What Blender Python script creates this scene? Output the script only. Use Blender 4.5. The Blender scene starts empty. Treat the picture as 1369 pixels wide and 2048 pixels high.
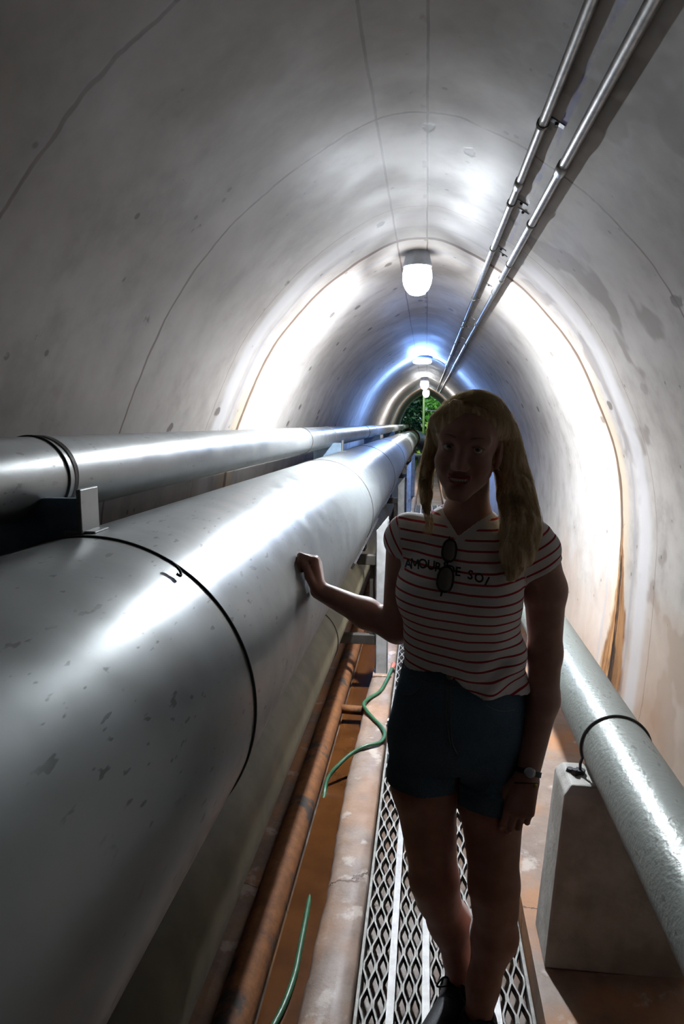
import bpy, math, random
import numpy as np
from mathutils import Vector
from mathutils.bvhtree import BVHTree

random.seed(4); RNG = np.random.default_rng(4)
C = bpy.context.scene.collection
SC = bpy.context.scene
PI = math.pi

# ------------------------------------------------------------------ object helpers
def tag(o, label=None, cat=None, group=None, kind=None):
    if label: o['label'] = label
    if cat: o['category'] = cat
    if group: o['group'] = group
    if kind: o['kind'] = kind
    return o

def thing(name, loc, label, cat, group=None):
    o = bpy.data.objects.new(name, None); C.objects.link(o)
    o.location = loc; o.empty_display_size = .05
    return tag(o, label, cat, group)

def root_loc(p):
    v = Vector((0, 0, 0))
    while p is not None:
        v += p.location; p = p.parent
    return v

def mesh(name, V, F, m=None, parent=None, smooth=True, bevel=0, loc=None, mats=None):
    """verts are in world metres; they are stored relative to the thing's base"""
    V = np.asarray(V, float).reshape(-1, 3)
    off = np.array(root_loc(parent)) if parent is not None else np.array(loc if loc else (0, 0, 0), float)
    me = bpy.data.meshes.new(name)
    Vl = V - off
    if isinstance(F, np.ndarray):
        F = F.tolist()
    me.from_pydata(Vl.tolist(), [], F)
    me.update()
    for mm in (mats or ([m] if m else [])): me.materials.append(mm)
    if smooth: me.polygons.foreach_set('use_smooth', [True]*len(me.polygons))
    o = bpy.data.objects.new(name, me); C.objects.link(o)
    if parent is not None: o.parent = parent
    elif loc: o.location = loc
    if bevel:
        b = o.modifiers.new('bevel', 'BEVEL'); b.width = bevel; b.segments = 2; b.limit_method = 'ANGLE'
        b.harden_normals = False
    return o

class MB:
    def __init__(s): s.V = []; s.F = []
    def add(s, V, F):
        n = len(s.V); s.V += [tuple(map(float, v)) for v in V]
        s.F += [tuple(int(i)+n for i in f) for f in F]; return s
    def box(s, a, b):
        (x0, y0, z0), (x1, y1, z1) = a, b
        V = [(x, y, z) for x in (x0, x1) for y in (y0, y1) for z in (z0, z1)]
        return s.add(V, [(0,1,3,2),(4,6,7,5),(0,4,5,1),(2,3,7,6),(0,2,6,4),(1,5,7,3)])
    def tube(s, path, rad, n=12, caps=True):
        P = np.asarray(path, float); k = len(P)
        R = np.full(k, rad) if np.isscalar(rad) else np.asarray(rad, float)
        T = np.gradient(P, axis=0); T /= np.linalg.norm(T, axis=1)[:, None] + 1e-12
        up = np.array([0, 0, 1.]) if abs(T[0][2]) < .9 else np.array([1., 0, 0])
        N = np.cross(T[0], up); N /= np.linalg.norm(N)
        V = []
        for i in range(k):
            N = N - T[i]*(N@T[i]); N /= np.linalg.norm(N); B = np.cross(T[i], N)
            for j in range(n):
                a = 2*PI*j/n; V.append(P[i] + R[i]*(math.cos(a)*N + math.sin(a)*B))
        F = [(i*n+j, i*n+(j+1) % n, (i+1)*n+(j+1) % n, (i+1)*n+j) for i in range(k-1) for j in range(n)]
        if caps: F += [tuple(range(n-1, -1, -1)), tuple(range((k-1)*n, k*n))]
        return s.add(V, F)
    def lathe(s, c, prof, n=32, axis=2, sx=1., sy=1.):
        """prof: (r, h) pairs; axis: 2 = z, 1 = y"""
        V = []; c = np.array(c, float)
        for r, h in prof:
            for j in range(n):
                a = 2*PI*j/n; p = (r*sx*math.cos(a), r*sy*math.sin(a), h)
                if axis == 1: p = (p[0], p[2], p[1])
                V.append(c+np.array(p))
        k = len(prof)
        F = [(i*n+j, i*n+(j+1) % n, (i+1)*n+(j+1) % n, (i+1)*n+j) for i in range(k-1) for j in range(n)]
        F += [tuple(range(n-1, -1, -1)), tuple(range((k-1)*n, k*n))]
        if axis == 1: F = [f[::-1] for f in F]
        return s.add(V, F)
    def torus(s, c, R, r, n=64, m=10, a0=0, a1=2*PI, axis=1):
        """ring in the XZ plane round a pipe along Y (axis 1)"""
        full = abs(a1-a0-2*PI) < 1e-6; V = []; k = n if full else n+1
        for i in range(k):
            a = a0+(a1-a0)*i/n
            for j in range(m):
                b = 2*PI*j/m; q = R+r*math.cos(b)
                V.append((c[0]+q*math.cos(a), c[1]+r*math.sin(b), c[2]+q*math.sin(a)))
        F = []
        for i in range(n):
            i2 = (i+1) % k
            F += [(i*m+j, i*m+(j+1) % m, i2*m+(j+1) % m, i2*m+j) for j in range(m)]
        return s.add(V, F)
    def build(s, name, m, parent=None, **kw): return mesh(name, s.V, s.F, m, parent, **kw)

def spline(pts, n=12):
    P = np.asarray(pts, float); Q = np.vstack([2*P[0]-P[1], P, 2*P[-1]-P[-2]]); out = []
    for i in range(1, len(Q)-2):
        for t in np.linspace(0, 1, n, endpoint=False):
            a, b, c, d = Q[i-1], Q[i], Q[i+1], Q[i+2]
            out.append(.5*(2*b+(c-a)*t+(2*a-5*b+4*c-d)*t*t+(3*b-a-3*c+d)*t**3))
    out.append(P[-1]); return np.array(out)

# ------------------------------------------------------------------ material graph helper
class G:
    def __init__(s, name):
        s.m = bpy.data.materials.new(name); s.m.use_nodes = True
        s.nt = s.m.node_tree; s.nt.nodes.clear()
        s.out = s.nt.nodes.new('ShaderNodeOutputMaterial')
        s.tc = s.nt.nodes.new('ShaderNodeTexCoord'); s.co = s.tc.outputs['Object']
    def n(s, t): return s.nt.nodes.new(t)
    def put(s, sock, v):
        if isinstance(v, bpy.types.NodeSocket): s.nt.links.new(v, sock)
        elif v is not None:
            if sock.type == 'RGBA' and not np.isscalar(v) and len(v) == 3: v = (*v, 1)
            sock.default_value = v
    def sep(s, v=None):
        k = s.n('ShaderNodeSeparateXYZ'); s.put(k.inputs[0], v or s.co); return k.outputs
    def mapping(s, scale, v=None):
        k = s.n('ShaderNodeMapping'); s.put(k.inputs[0], v or s.co); k.inputs['Scale'].default_value = scale; return k.outputs[0]
    def noise(s, scale, detail=4, rough=.55, v=None, dist=0):
        k = s.n('ShaderNodeTexNoise'); s.put(k.inputs['Vector'], v or s.co); k.inputs['Scale'].default_value = scale
        k.inputs['Detail'].default_value = detail; k.inputs['Roughness'].default_value = rough; k.inputs['Distortion'].default_value = dist
        return k.outputs[0]
    def voro(s, scale, v=None, feature='F1'):
        k = s.n('ShaderNodeTexVoronoi'); k.feature = feature; s.put(k.inputs['Vector'], v or s.co); k.inputs['Scale'].default_value = scale
        return k.outputs[0]
    def ma(s, op, a, b=None, c=None):
        k = s.n('ShaderNodeMath'); k.operation = op; s.put(k.inputs[0], a)
        if b is not None: s.put(k.inputs[1], b)
        if c is not None: s.put(k.inputs[2], c)
        return k.outputs[0]
    def mr(s, v, a, b, c=0., d=1.):
        k = s.n('ShaderNodeMapRange'); k.interpolation_type = 'SMOOTHSTEP'
        for i, q in enumerate((v, a, b, c, d)): s.put(k.inputs[i], q)
        return k.outputs[0]
    def mix(s, f, a, b, mode='MIX'):
        k = s.n('ShaderNodeMix'); k.data_type = 'RGBA'; k.blend_type = mode
        s.put(k.inputs[0], f); s.put(k.inputs[6], a); s.put(k.inputs[7], b); return k.outputs[2]
    def line(s, v, at, w, soft=.6):
        """1 on a line where v == at"""
        d = s.ma('ABSOLUTE', s.ma('SUBTRACT', v, at)); return s.mr(d, w*(1-soft) if np.isscalar(w) else s.ma('MULTIPLY', w, 1-soft), w, 1., 0.)
    def mul(s, *a):
        r = a[0]
        for q in a[1:]: r = s.ma('MULTIPLY', r, q)
        return r
    def bump(s, h, st=.3, dist=.01):
        k = s.n('ShaderNodeBump'); s.put(k.inputs['Height'], h); k.inputs['Strength'].default_value = st; k.inputs['Distance'].default_value = dist
        return k.outputs[0]
    def bsdf(s, color, rough=.5, metal=0., normal=None, spec=.5, **kw):
        k = s.n('ShaderNodeBsdfPrincipled'); s.put(k.inputs['Base Color'], color); s.put(k.inputs['Roughness'], rough)
        s.put(k.inputs['Metallic'], metal); s.put(k.inputs['Specular IOR Level'], spec)
        if normal is not None: s.put(k.inputs['Normal'], normal)
        for a, b in kw.items(): s.put(k.inputs[a.replace('_', ' ')], b)
        s.nt.links.new(k.outputs[0], s.out.inputs[0]); s.k = k; return s.m

def simple(name, col, rough=.5, metal=0., var=.25, scale=20, bump=.1, spec=.5, col2=None, bd=.002):
    g = G(name); nz = g.noise(scale, 5); c2 = col2 or tuple(q*(1-var) for q in col)
    return g.bsdf(g.mix(g.mr(nz, .35, .65), col, c2), rough, metal, g.bump(g.noise(scale*4, 3), bump, bd), spec)

# ------------------------------------------------------------------ the tunnel profile (half width against height)
AX = -.05
HP = [(0,2.46),(.15,2.432),(.37,2.31),(.55,2.165),(.75,1.925),(.9,1.62),(.98,1.4),(1.02,1.15),(1.025,.85),(1.015,.5),(.99,.2),(.955,-.25)]
full = [(-x, z) for x, z in HP[:0:-1]] + HP
PROF = spline(full, 9)
PX, PZ = PROF[:, 0]+AX, PROF[:, 1]
Y0, Y1 = -9.0, 28.0
def ceil_z(x):
    k = len(PROF)//2
    return float(np.interp(abs(x-AX), PROF[k:, 0][:60], PROF[k:, 1][:60]))
# arc-length of the profile, normals
TN = np.gradient(PROF, axis=0); TN /= np.linalg.norm(TN, axis=1)[:, None]
NX, NZ = -TN[:, 1], TN[:, 0]                                    # outward (up at the crown)
def lining(name, i0, i1, m):
    ys = np.concatenate([np.linspace(Y0, 12, 150), np.linspace(12, Y1, 60)[1:]])
    V = []; F = []; n = i1-i0+1
    for layer, th in ((0, 0.), (1, .22)):
        for y in ys:
            for i in range(i0, i1+1):
                V.append((PX[i]+NX[i]*th, y, PZ[i]+NZ[i]*th))
    k = len(ys)*n
    for a in range(len(ys)-1):
        for b in range(n-1):
            q = (a*n+b, a*n+b+1, (a+1)*n+b+1, (a+1)*n+b); F.append(q); F.append(tuple(k+t for t in q[::-1]))
    for b in range(n-1):
        F.append((b, k+b, k+b+1, b+1)); e = (len(ys)-1)*n; F.append((e+b, e+b+1, k+e+b+1, k+e+b))
    return tag(mesh(name, V, F, m), kind='structure')

# ------------------------------------------------------------------ materials
def concrete_lining():
    g = G('cast concrete lining'); x, y, z = g.sep()
    n1 = g.noise(1.1, 4, .6); n2 = g.noise(5, 5, .62); n3 = g.noise(45, 1, .6); n4 = g.noise(2.3, 3, .6)
    col = g.mix(g.mr(n1, .35, .68), (.50, .465, .43), (.40, .365, .335))
    col = g.mix(g.ma('MULTIPLY', g.mr(n2, .45, .72), .6), col, (.27, .243, .22))
    col = g.mix(g.ma('MULTIPLY', g.mr(n2, .5, .3), .4), col, (.58, .55, .52))
    # damp patches, mostly on the right of the crown
    damp = g.mul(g.mr(n4, .55, .60), g.mr(x, -.1, .45), g.mr(y, 3.5, 3.3), .75)
    col = g.mix(damp, col, (.235, .20, .175))
    # streaks running down the walls
    st = g.noise(1, 2, .6, v=g.mapping((7, 7, .7)))
    col = g.mix(g.mul(g.mr(st, .55, .75), g.mr(z, 2.0, 1.2), .35), col, (.33, .30, .27))
    # tan seepage low on the walls
    low = g.ma('ADD', z, g.ma('MULTIPLY', g.ma('SUBTRACT', n1, .5), -1.6))
    col = g.mix(g.mul(g.mr(low, .95, .35), .55), col, (.54, .39, .29))
    col = g.mix(g.mul(g.mr(low, .35, .0), .6), col, (.38, .20, .10))
    # casting joints round the arch
    wob = g.ma('ADD', y, g.ma('MULTIPLY', g.ma('SUBTRACT', g.noise(2.2, 4, .6), .5), .09))
    br = g.mr(n4, .26, .38)
    hgt = None
    for yy, w, k in ((1.215, .008, .95), (2.1, .008, .9), (2.98, .005, .55), (6.0, .01, .4), (7.8, .01, .35), (9.5, .02, .9), (12.2, .015, .6), (14.6, .015, .6), (17.2, .02, .6)):
        l = g.mul(g.line(wob, yy, w), br if yy < 5 else 1., k)
        col = g.mix(l, col, (.13, .085, .06)); hgt = l if hgt is None else g.ma('ADD', hgt, l)
    # the heavy joint before the first lamp: pale mortar band, then a brown crack
    band = g.line(wob, 3.14, .11, .6)
    col = g.mix(g.ma('MULTIPLY', band, .7), col, (.60, .59, .60))
    bl = g.line(wob, 3.28, .03, .8); col = g.mix(g.ma('MULTIPLY', bl, .5), col, (.27, .28, .32))
    bl = g.line(wob, 3.72, .03, .8); col = g.mix(g.ma('MULTIPLY', bl, .35), col, (.30, .33, .40))
    tanb = g.mul(g.line(wob, 3.5, .15, .5), g.mr(z, 2.45, 1.5)); col = g.mix(g.ma('MULTIPLY', tanb, .7), col, (.58, .46, .32))
    l = g.line(wob, 3.5, .03, .5); col = g.mix(g.ma('MULTIPLY', l, .97), col, (.115, .07, .045)); hgt = g.ma('ADD', hgt, l)
    rust = g.line(wob, 21.2, .35, .3); col = g.mix(g.ma('MULTIPLY', rust, .9), col, (.45, .22, .08))
    # rusted-out crevice low in that joint on the right wall
    wv = g.mul(g.mr(z, 1.12, .25), .23)
    wy = g.ma('ADD', y, g.ma('MULTIPLY', g.ma('SUBTRACT', g.noise(14, 4, .6, v=g.mapping((1, .5, .35))), .5), .16))
    crev = g.mul(g.line(wy, 3.46, wv, .35), g.mr(x, .4, .6), g.mr(z, 1.12, 1.08))
    fib = g.noise(22, 4, .7, v=g.mapping((1, 1, .12)))
    col = g.mix(crev, col, g.mix(g.mr(fib, .35, .65), (.40, .21, .09), (.17, .075, .03)))
    core = g.mul(g.line(wy, 3.475, g.ma('MULTIPLY', wv, .34), .5), g.mr(x, .4, .6), g.mr(z, 1.03, .98), g.mr(fib, .38, .52))
    col = g.mix(core, col, (.025, .015, .01))
    # formwork lines along the crown
    xa = g.ma('ADD', x, g.ma('MULTIPLY', g.ma('SUBTRACT', g.noise(4, 4), .5), .012)); top = g.mr(z, 2.3, 2.38)
    for xx, w, k in ((-.158, .0055, .75), (-.012, .005, .9)):
        l = g.mul(g.line(xa, xx, w), top, k); col = g.mix(l, col, (.12, .075, .06)); hgt = g.ma('ADD', hgt, l)
    spall = g.mul(g.line(xa, -.02, .014), top, g.mr(g.noise(7, 4), .55, .62)); col = g.mix(g.ma('MULTIPLY', spall, .8), col, (.16, .13, .11))
    # blue chalk snapped between the conduits
    ch = g.mul(g.line(xa, .322, .010), g.mr(z, 2.2, 2.25), g.mr(g.noise(9, 5, .7, v=g.mapping((1, .35, 1))), .38, .55), g.mr(y, 3.2, 2.6), .8)
    col = g.mix(ch, col, (.12, .11, .46))
    # blow holes and chips
    pv = g.n('ShaderNodeTexVoronoi'); g.put(pv.inputs['Vector'], g.mapping((5.5, 3.2, 5.5), g.co)); pv.inputs['Scale'].default_value = 1.
    rnd = g.sep(pv.outputs['Color'])[0]
    pit = g.mul(g.mr(g.ma('ADD', pv.outputs['Distance'], g.ma('MULTIPLY', g.ma('SUBTRACT', n3, .5), .10)), .10, .15, 1., 0.), g.mr(rnd, .45, .5))
    col = g.mix(g.ma('MULTIPLY', pit, .8), col, (.10, .075, .06))
    d2 = g.mr(g.voro(14), .10, .16, 1., 0.); d2 = g.mul(d2, g.mr(n2, .55, .6)); col = g.mix(g.ma('MULTIPLY', d2, .7), col, (.11, .085, .07))
    h = g.ma('ADD', g.ma('MULTIPLY', n2, .6), g.ma('MULTIPLY', n3, .12)); h = g.ma('SUBTRACT', h, g.ma('MULTIPLY', pit, .5))
    far = g.mr(wob, 3.495, 3.505)                                    # darker tint up to the heavy joint, lighter tint beyond it
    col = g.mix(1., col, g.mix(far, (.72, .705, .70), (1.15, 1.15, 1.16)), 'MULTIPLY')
    return g.bsdf(col, g.mr(n1, .3, .7, .5, .68), 0, g.bump(h, .12, .012), .4)

def pipe_paint(name, ca, cb, rough=(.30, .42), metal=.55, orange=.22, scr=.6, osc=90, pk=.06, dk=.3):
    g = G(name); n1 = g.noise(2.2, 5, .6); n2 = g.noise(9, 5, .6)
    col = g.mix(g.mr(n1, .2, .8), ca, cb)
    dash = g.noise(1, 2, .5, v=g.mapping((75, 24, 75)))
    d = g.mul(g.mr(dash, .64, .70), g.mr(n1, .42, .52)); col = g.mix(g.ma('MULTIPLY', d, scr), col, (.05, .05, .045))
    dirt = g.mr(g.noise(2.6, 7, .7), .45, .85); col = g.mix(g.ma('MULTIPLY', dirt, dk), col, (.16, .15, .125))
    h = g.ma('ADD', g.ma('MULTIPLY', g.noise(osc, 2), pk), g.ma('MULTIPLY', n2, .5))
    return g.bsdf(col, g.mr(n2, .3, .7, *rough), metal, g.bump(h, orange, .004), .5)

M = {}
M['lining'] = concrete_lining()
M['pipe'] = pipe_paint('grey aluminium pipe paint', (.30, .32, .315), (.235, .25, .25))
M['pipe2'] = pipe_paint('worn grey pipe paint', (.34, .35, .345), (.25, .26, .255), (.29, .42), .55, .3)
M['pipe3'] = pipe_paint('pebbled grey pipe paint', (.30, .325, .30), (.26, .285, .26), (.34, .40), .25, .5, .5, 75, .9, .05)
M['seam'] = simple('blackened weld seam', (.035, .032, .028), .6)
M['olive'] = simple('olive drab pipe coating', (.19, .165, .10), .55, 0, .4, 5, .3, col2=(.12, .105, .06))
def rusty():
    g = G('rusted iron pipe'); n = g.noise(4, 6, .65); n2 = g.noise(22, 5, .65)
    col = g.mix(g.mr(n2, .3, .7), (.19, .078, .028), (.115, .046, .019))
    col = g.mix(g.mr(n, .53, .62), col, (.04, .033, .03))
    return g.bsdf(col, .75, 0, g.bump(n2, .5, .006), .25)
M['rust'] = rusty()
M['frame'] = simple('dull galvanised frame steel', (.42, .43, .43), .5, .4, .3, 14, .2)
M['post'] = simple('white-grey painted post', (.55, .56, .56), .5, .1, .35, 9, .25)
M['dark_steel'] = simple('dark grimy steel', (.06, .052, .043), .7, .2, .4, 9, .3)
M['saddle'] = simple('blue-grey saddle plate', (.24, .34, .46), .55, .1, .35, 10, .2)  # web plates bluer than the grey flanges of the same bracket
M['galv'] = simple('galvanised conduit', (.38, .385, .385), .38, .7, .3, 30, .12)
M['grate'] = simple('galvanised grating', (.27, .262, .245), .6, .3, .3, 40, .2, .3)
def ribbed():
    g = G('ribbed grating strip'); x, y, z = g.sep()
    r = g.ma('SINE', g.ma('MULTIPLY', x, 2*PI/.0036)); nz = g.noise(30, 4)
    return g.bsdf(g.mix(g.mr(nz, .3, .7), (.36, .355, .35), (.29, .285, .28)), .5, .4, g.bump(r, .2, .001), .5)
M['rib'] = ribbed()
def floor_mat(name, base, dark, rustf):
    g = G(name); n = g.noise(2.6, 6, .62); n2 = g.noise(11, 6, .65); n3 = g.noise(60, 4)
    col = g.mix(g.mr(n2, .3, .72), base, dark)
    col = g.mix(g.ma('MULTIPLY', g.mr(n, .42, .62), rustf), col, (.42, .19, .075))
    col = g.mix(g.mul(g.mr(g.noise(6, 5, .6), .58, .66), .7), col, (.50, .43, .38))
    x_, y_, z_ = g.sep(); cr = g.mul(g.line(g.ma('ADD', y_, g.ma('MULTIPLY', n, .5)), 2.42, .008, .5), .85); col = g.mix(cr, col, (.09, .055, .04))
    col = g.mix(g.mul(g.mr(z_, -.07, -.11), g.mr(x_, -.31, -.29), .85), col, (.085, .052, .033))      # darker brown low in the pan under the walkway
    h = g.ma('SUBTRACT', g.ma('ADD', g.ma('MULTIPLY', n2, .7), g.ma('MULTIPLY', n3, .2)), cr)
    return g.bsdf(col, g.mr(n, .3, .7, .4, .7), 0, g.bump(h, .5, .012), .4)
M['floor'] = floor_mat('stained concrete floor', (.26, .195, .155), (.18, .125, .095), .7)
M['curb'] = floor_mat('pinkish concrete curb', (.28, .215, .18), (.18, .13, .105), .3)
def water():
    g = G('rusty water'); n = g.noise(7, 4)
    return g.bsdf(g.mix(g.mr(n, .3, .7), (.085, .03, .008), (.055, .019, .005)), .16, 0, g.bump(g.noise(5, 3), .12, .01), .35)
M['water'] = water()
M['pillar'] = simple('pale concrete pier', (.50, .485, .45), .7, 0, .3, 9, .5, col2=(.34, .325, .29), bd=.006)
M['strap'] = simple('dark strap steel', (.09, .085, .08), .45, .5)
M['hose'] = simple('green garden hose', (.035, .12, .06), .4, 0, .3, 25, .1)
M['hosetip'] = simple('faded red hose fitting', (.55, .17, .13), .55)
M['black'] = simple('black rubber', (.02, .02, .02), .6)
M['housing'] = simple('pale blue-grey lamp housing', (.45, .50, .58), .5, .2)
M['housing_dark'] = simple('navy lamp housing', (.05, .07, .13), .5, .2)
def glow(name, col, s):
    g = G(name); k = g.n('ShaderNodeEmission'); g.put(k.inputs[0], col); k.inputs[1].default_value = s
    g.nt.links.new(k.outputs[0], g.out.inputs[0]); return g.m
M['glow'] = glow('lit white globe', (.88, .94, 1.), 9500)
M['glass_lit'] = glow('dim upper glass of a lit globe', (.90, .95, 1.), 19)
M['glow_blue'] = glow('lit cool lens', (.22, .42, 1.), 800)
M['glow_far'] = glow('lit far globe', (.95, .97, 1.), 3500)
M['glow_cyan'] = glow('lit cyan-white globe', (.72, .92, 1.), 900)

# ------------------------------------------------------------------ tunnel setting
n = len(PROF); zs = PZ
iL = int(np.argmin(np.abs(PZ[:n//2]-1.66))); iR = n-1-iL
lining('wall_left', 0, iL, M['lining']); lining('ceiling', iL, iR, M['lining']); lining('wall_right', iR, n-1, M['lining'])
b = MB(); b.box((-1.4, Y0-.2, -.4), (1.3, Y0, 2.75)); tag(b.build('sky_block_wall', M['lining'], smooth=False), kind='structure')  # unseen end wall added behind the camera to keep sky light out

# floor: cross-section swept along the tunnel (right slab, pan under the walkway, trench)
def sweep(name, cs, ys, m, jit=0, kind='structure', closed=False):
    V = []; F = []; k = len(cs)
    for y in ys:
        for x, z in cs:
            V.append((x+RNG.normal()*jit, y, z+RNG.normal()*jit*.6))
    kk = k if closed else k-1
    for i in range(len(ys)-1):
        for j in range(kk):
            a, c = i*k+j, i*k+(j+1) % k; F.append((a, c, c+k, a+k))
    if closed: F += [tuple(range(k-1, -1, -1)), tuple(range((len(ys)-1)*k, len(ys)*k))]
    o = mesh(name, V, F, m, smooth=False); return tag(o, kind=kind)
ysf = np.linspace(Y0, Y1, 160)
sweep('floor', [(1.06, .0), (.75, .0), (.52, -.012), (.345, -.014), (.335, -.14), (-.2, -.14), (-.30, -.22), (-.44, -.23), (-.475, -.07), (-.60, -.05), (-1.1, -.05), (-1.1, -.4), (1.06, -.4)], ysf, M['floor'], 0, closed=True)
ysc = np.linspace(Y0, Y1, 900)
cs = [(-.31, -.21), (-.322, -.10), (-.320, -.045), (-.308, -.022), (-.285, -.014), (-.235, -.012), (-.185, -.014), (-.178, -.03), (-.176, -.14)]
V = []; F = []; k = len(cs)
e1 = np.convolve(RNG.normal(size=900+20), np.ones(9)/9, 'same')[10:-10]; e2 = np.convolve(RNG.normal(size=940), np.ones(31)/31, 'same')[20:-20]
for i, y in enumerate(ysc):
    for j, (x, z) in enumerate(cs):
        w = 1. if j < 4 else .25
        V.append((x+w*(e1[i]*.010+e2[i]*.02), y, z+(-abs(e1[i])*.006 if j in (2, 3) else 0)))
for i in range(len(ysc)-1):
    for j in range(k):
        a, c = i*k+j, i*k+(j+1) % k; F.append((a, c, c+k, a+k))
F += [tuple(range(k-1, -1, -1)), tuple(range((len(ysc)-1)*k, len(ysc)*k))]
tag(mesh('concrete_curb', V, F, M['curb']), kind='structure')
wb = MB(); nx, ny = 14, 200
for i in range(ny+1):
    for j in range(nx+1):
        wb.V.append((-.455+.14*j/nx, Y0+(Y1-Y0)*i/ny, -.125))
for i in range(ny):
    for j in range(nx):
        a = i*(nx+1)+j; wb.F.append((a, a+1, a+nx+2, a+nx+1))
w_ = wb.build('water', M['water'])
tag(w_, 'shallow rusty orange water lying in the trench left of the curb', 'water', kind='stuff')

# ------------------------------------------------------------------ pipes
def cyl_pipe(name, c, r, dx, dz, ya, yb, m, label, seams, n=96, group=None, step=.25, tail=None):
    t = thing(name, (c[0], ya, c[1]+dz*ya), label, 'pipe', group)
    path = [(c[0]+dx*y, y, c[1]+dz*y) for y in np.arange(ya, yb+1e-6, step)]
    if tail is not None: path += tail
    MB().tube(path, r, n).build('pipe_wall', m, t)
    for y in seams:
        MB().torus((c[0]+dx*y, y, c[1]+dz*y), r+.0003, .0034, 128, 8).build('weld_seam', M['seam'], t)
    return t
big = cyl_pipe('water_pipe', (-.606, 1.093), .305, .0005, -.012, -3.5, 26.0, M['pipe'], 'fat grey water pipe along the left wall that the woman leans on', (1.15, 3.9, 6.6, 9.6, 14.0, 19.0), 128)
small = cyl_pipe('water_pipe', (-.793, 1.492), .081, .003, -.010, -3.5, 25.5, M['pipe2'], 'grey pipe held by saddles above the fat water pipe', (1.285, 4.2, 8.4), 64)
for o, y, r in ((big, 25.9, .36), (small, 25.4, .12)):
    c0 = (-.606+.0005*y, y, 1.093-.012*y) if o is big else (-.793+.003*y, y, 1.492-.01*y)
    MB().lathe(c0, [(r, -.04), (r, .04)], 48, axis=1).build('end_flange', M['rust'], o, smooth=False)
c_ = (-.606+.013, 26.0, 1.093-.312)
MB().tube(spline([c_, (c_[0]+.02, 26.6, c_[2]), (c_[0]+.3, 27.6, c_[2]-.1), (c_[0]+.7, 28.6, c_[2]-.6), (c_[0]+.8, 29.2, -.6)], 8), .30, 48).build('bend', M['pipe'], big)
# little hook-shaped weld bead by the near seam
MB().tube(spline([(-.438, 1.12, 1.350), (-.430, 1.12, 1.343), (-.421, 1.117, 1.334), (-.417, 1.108, 1.328), (-.423, 1.105, 1.332)], 6), .0025, 8).build('weld_bead', M['seam'], big)
olive = cyl_pipe('water_pipe', (-.53, .645), .155, .0, -.012, -3.5, 26, M['olive'], 'olive coated pipe slung directly under the fat grey pipe', (2.9, 8.2), 64)
rustp = cyl_pipe('water_pipe', (-.505, -.055), .055, 0, 0, -3.5, 26, M['rust'], 'thin rust-brown pipe lying in the trench beside the orange water', (), 32)
rp = cyl_pipe('water_pipe', (.563, .644), .096, 0, 0, -3.5, 26, M['pipe3'], 'pebbly grey pipe along the right wall resting on the concrete pier', (), 72)

# saddles carrying the small pipe on the big one
def saddle(y, label):
    bz = 1.093-.012*y; sx, sz = -.793+.003*y, 1.492-.01*y; cx = -.606
    t = thing('pipe_saddle', (-.7, y, bz+.29), label, 'bracket', 'saddles between the two left pipes')
    # web plate with a cradle cut to the small pipe, foot cut to the big one
    xs = np.linspace(-.86, -.640, 30); V = []; F = []
    for yy in (y-.008, y+.008):
        for x in xs:
            low = bz+math.sqrt(max(.3045**2-(x-cx)**2, 0))
            d = .0805**2-(x-sx)**2
            hi = sz-math.sqrt(d) if d > 0 else 9
            hi = min(hi, sz-.02, bz+.37) if d > 0 else (bz+.37 if x > sx else sz-.03)
            V += [(x, yy, low-.003), (x, yy, max(hi, low+.002))]
    k = len(xs)*2
    for i in range(len(xs)-1):
        a = 2*i; F += [(a, a+2, a+3, a+1), (k+a, k+a+1, k+a+3, k+a+2), (a+1, a+3, k+a+3, k+a+1), (a, k+a, k+a+2, a+2)]
    F += [(0, 1, k+1, k), (k-2, 2*k-2, 2*k-1, k-1)]
    mesh('web_plate', V, F, M['saddle'], t, smooth=False)
    x0 = -.640; lo = bz+math.sqrt(.305**2-(x0-cx)**2)
    MB().box((x0, y-.02, lo-.004), (x0+.009, y+.05, lo+.085)).build('side_flange', M['pipe2'], t, smooth=False, bevel=.002)
    MB().box((x0-.03, y-.012, lo-.004), (x0+.03, y+.045, lo+.006)).build('foot_plate', M['pipe2'], t, smooth=False, bevel=.002)
    m_ = MB()
    for q_ in range(4): m_.torus((sx, y+.11+.004*q_, sz), .0808, .0022, 48, 6)
    m_.build('clamp_band', M['pipe2'], t)
    return t
for y, lb in ((1.2, 'pipe saddle nearest the camera, blue web plate under the small pipe'), (5.2, 'second pipe saddle along the left pipes, pale in the lamp light'),
              (9.5, 'third pipe saddle along the left pipes, just beyond the bright stretch'), (13.8, 'fourth and farthest pipe saddle, small near the far end of left pipes')):
    saddle(y, lb)

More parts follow.
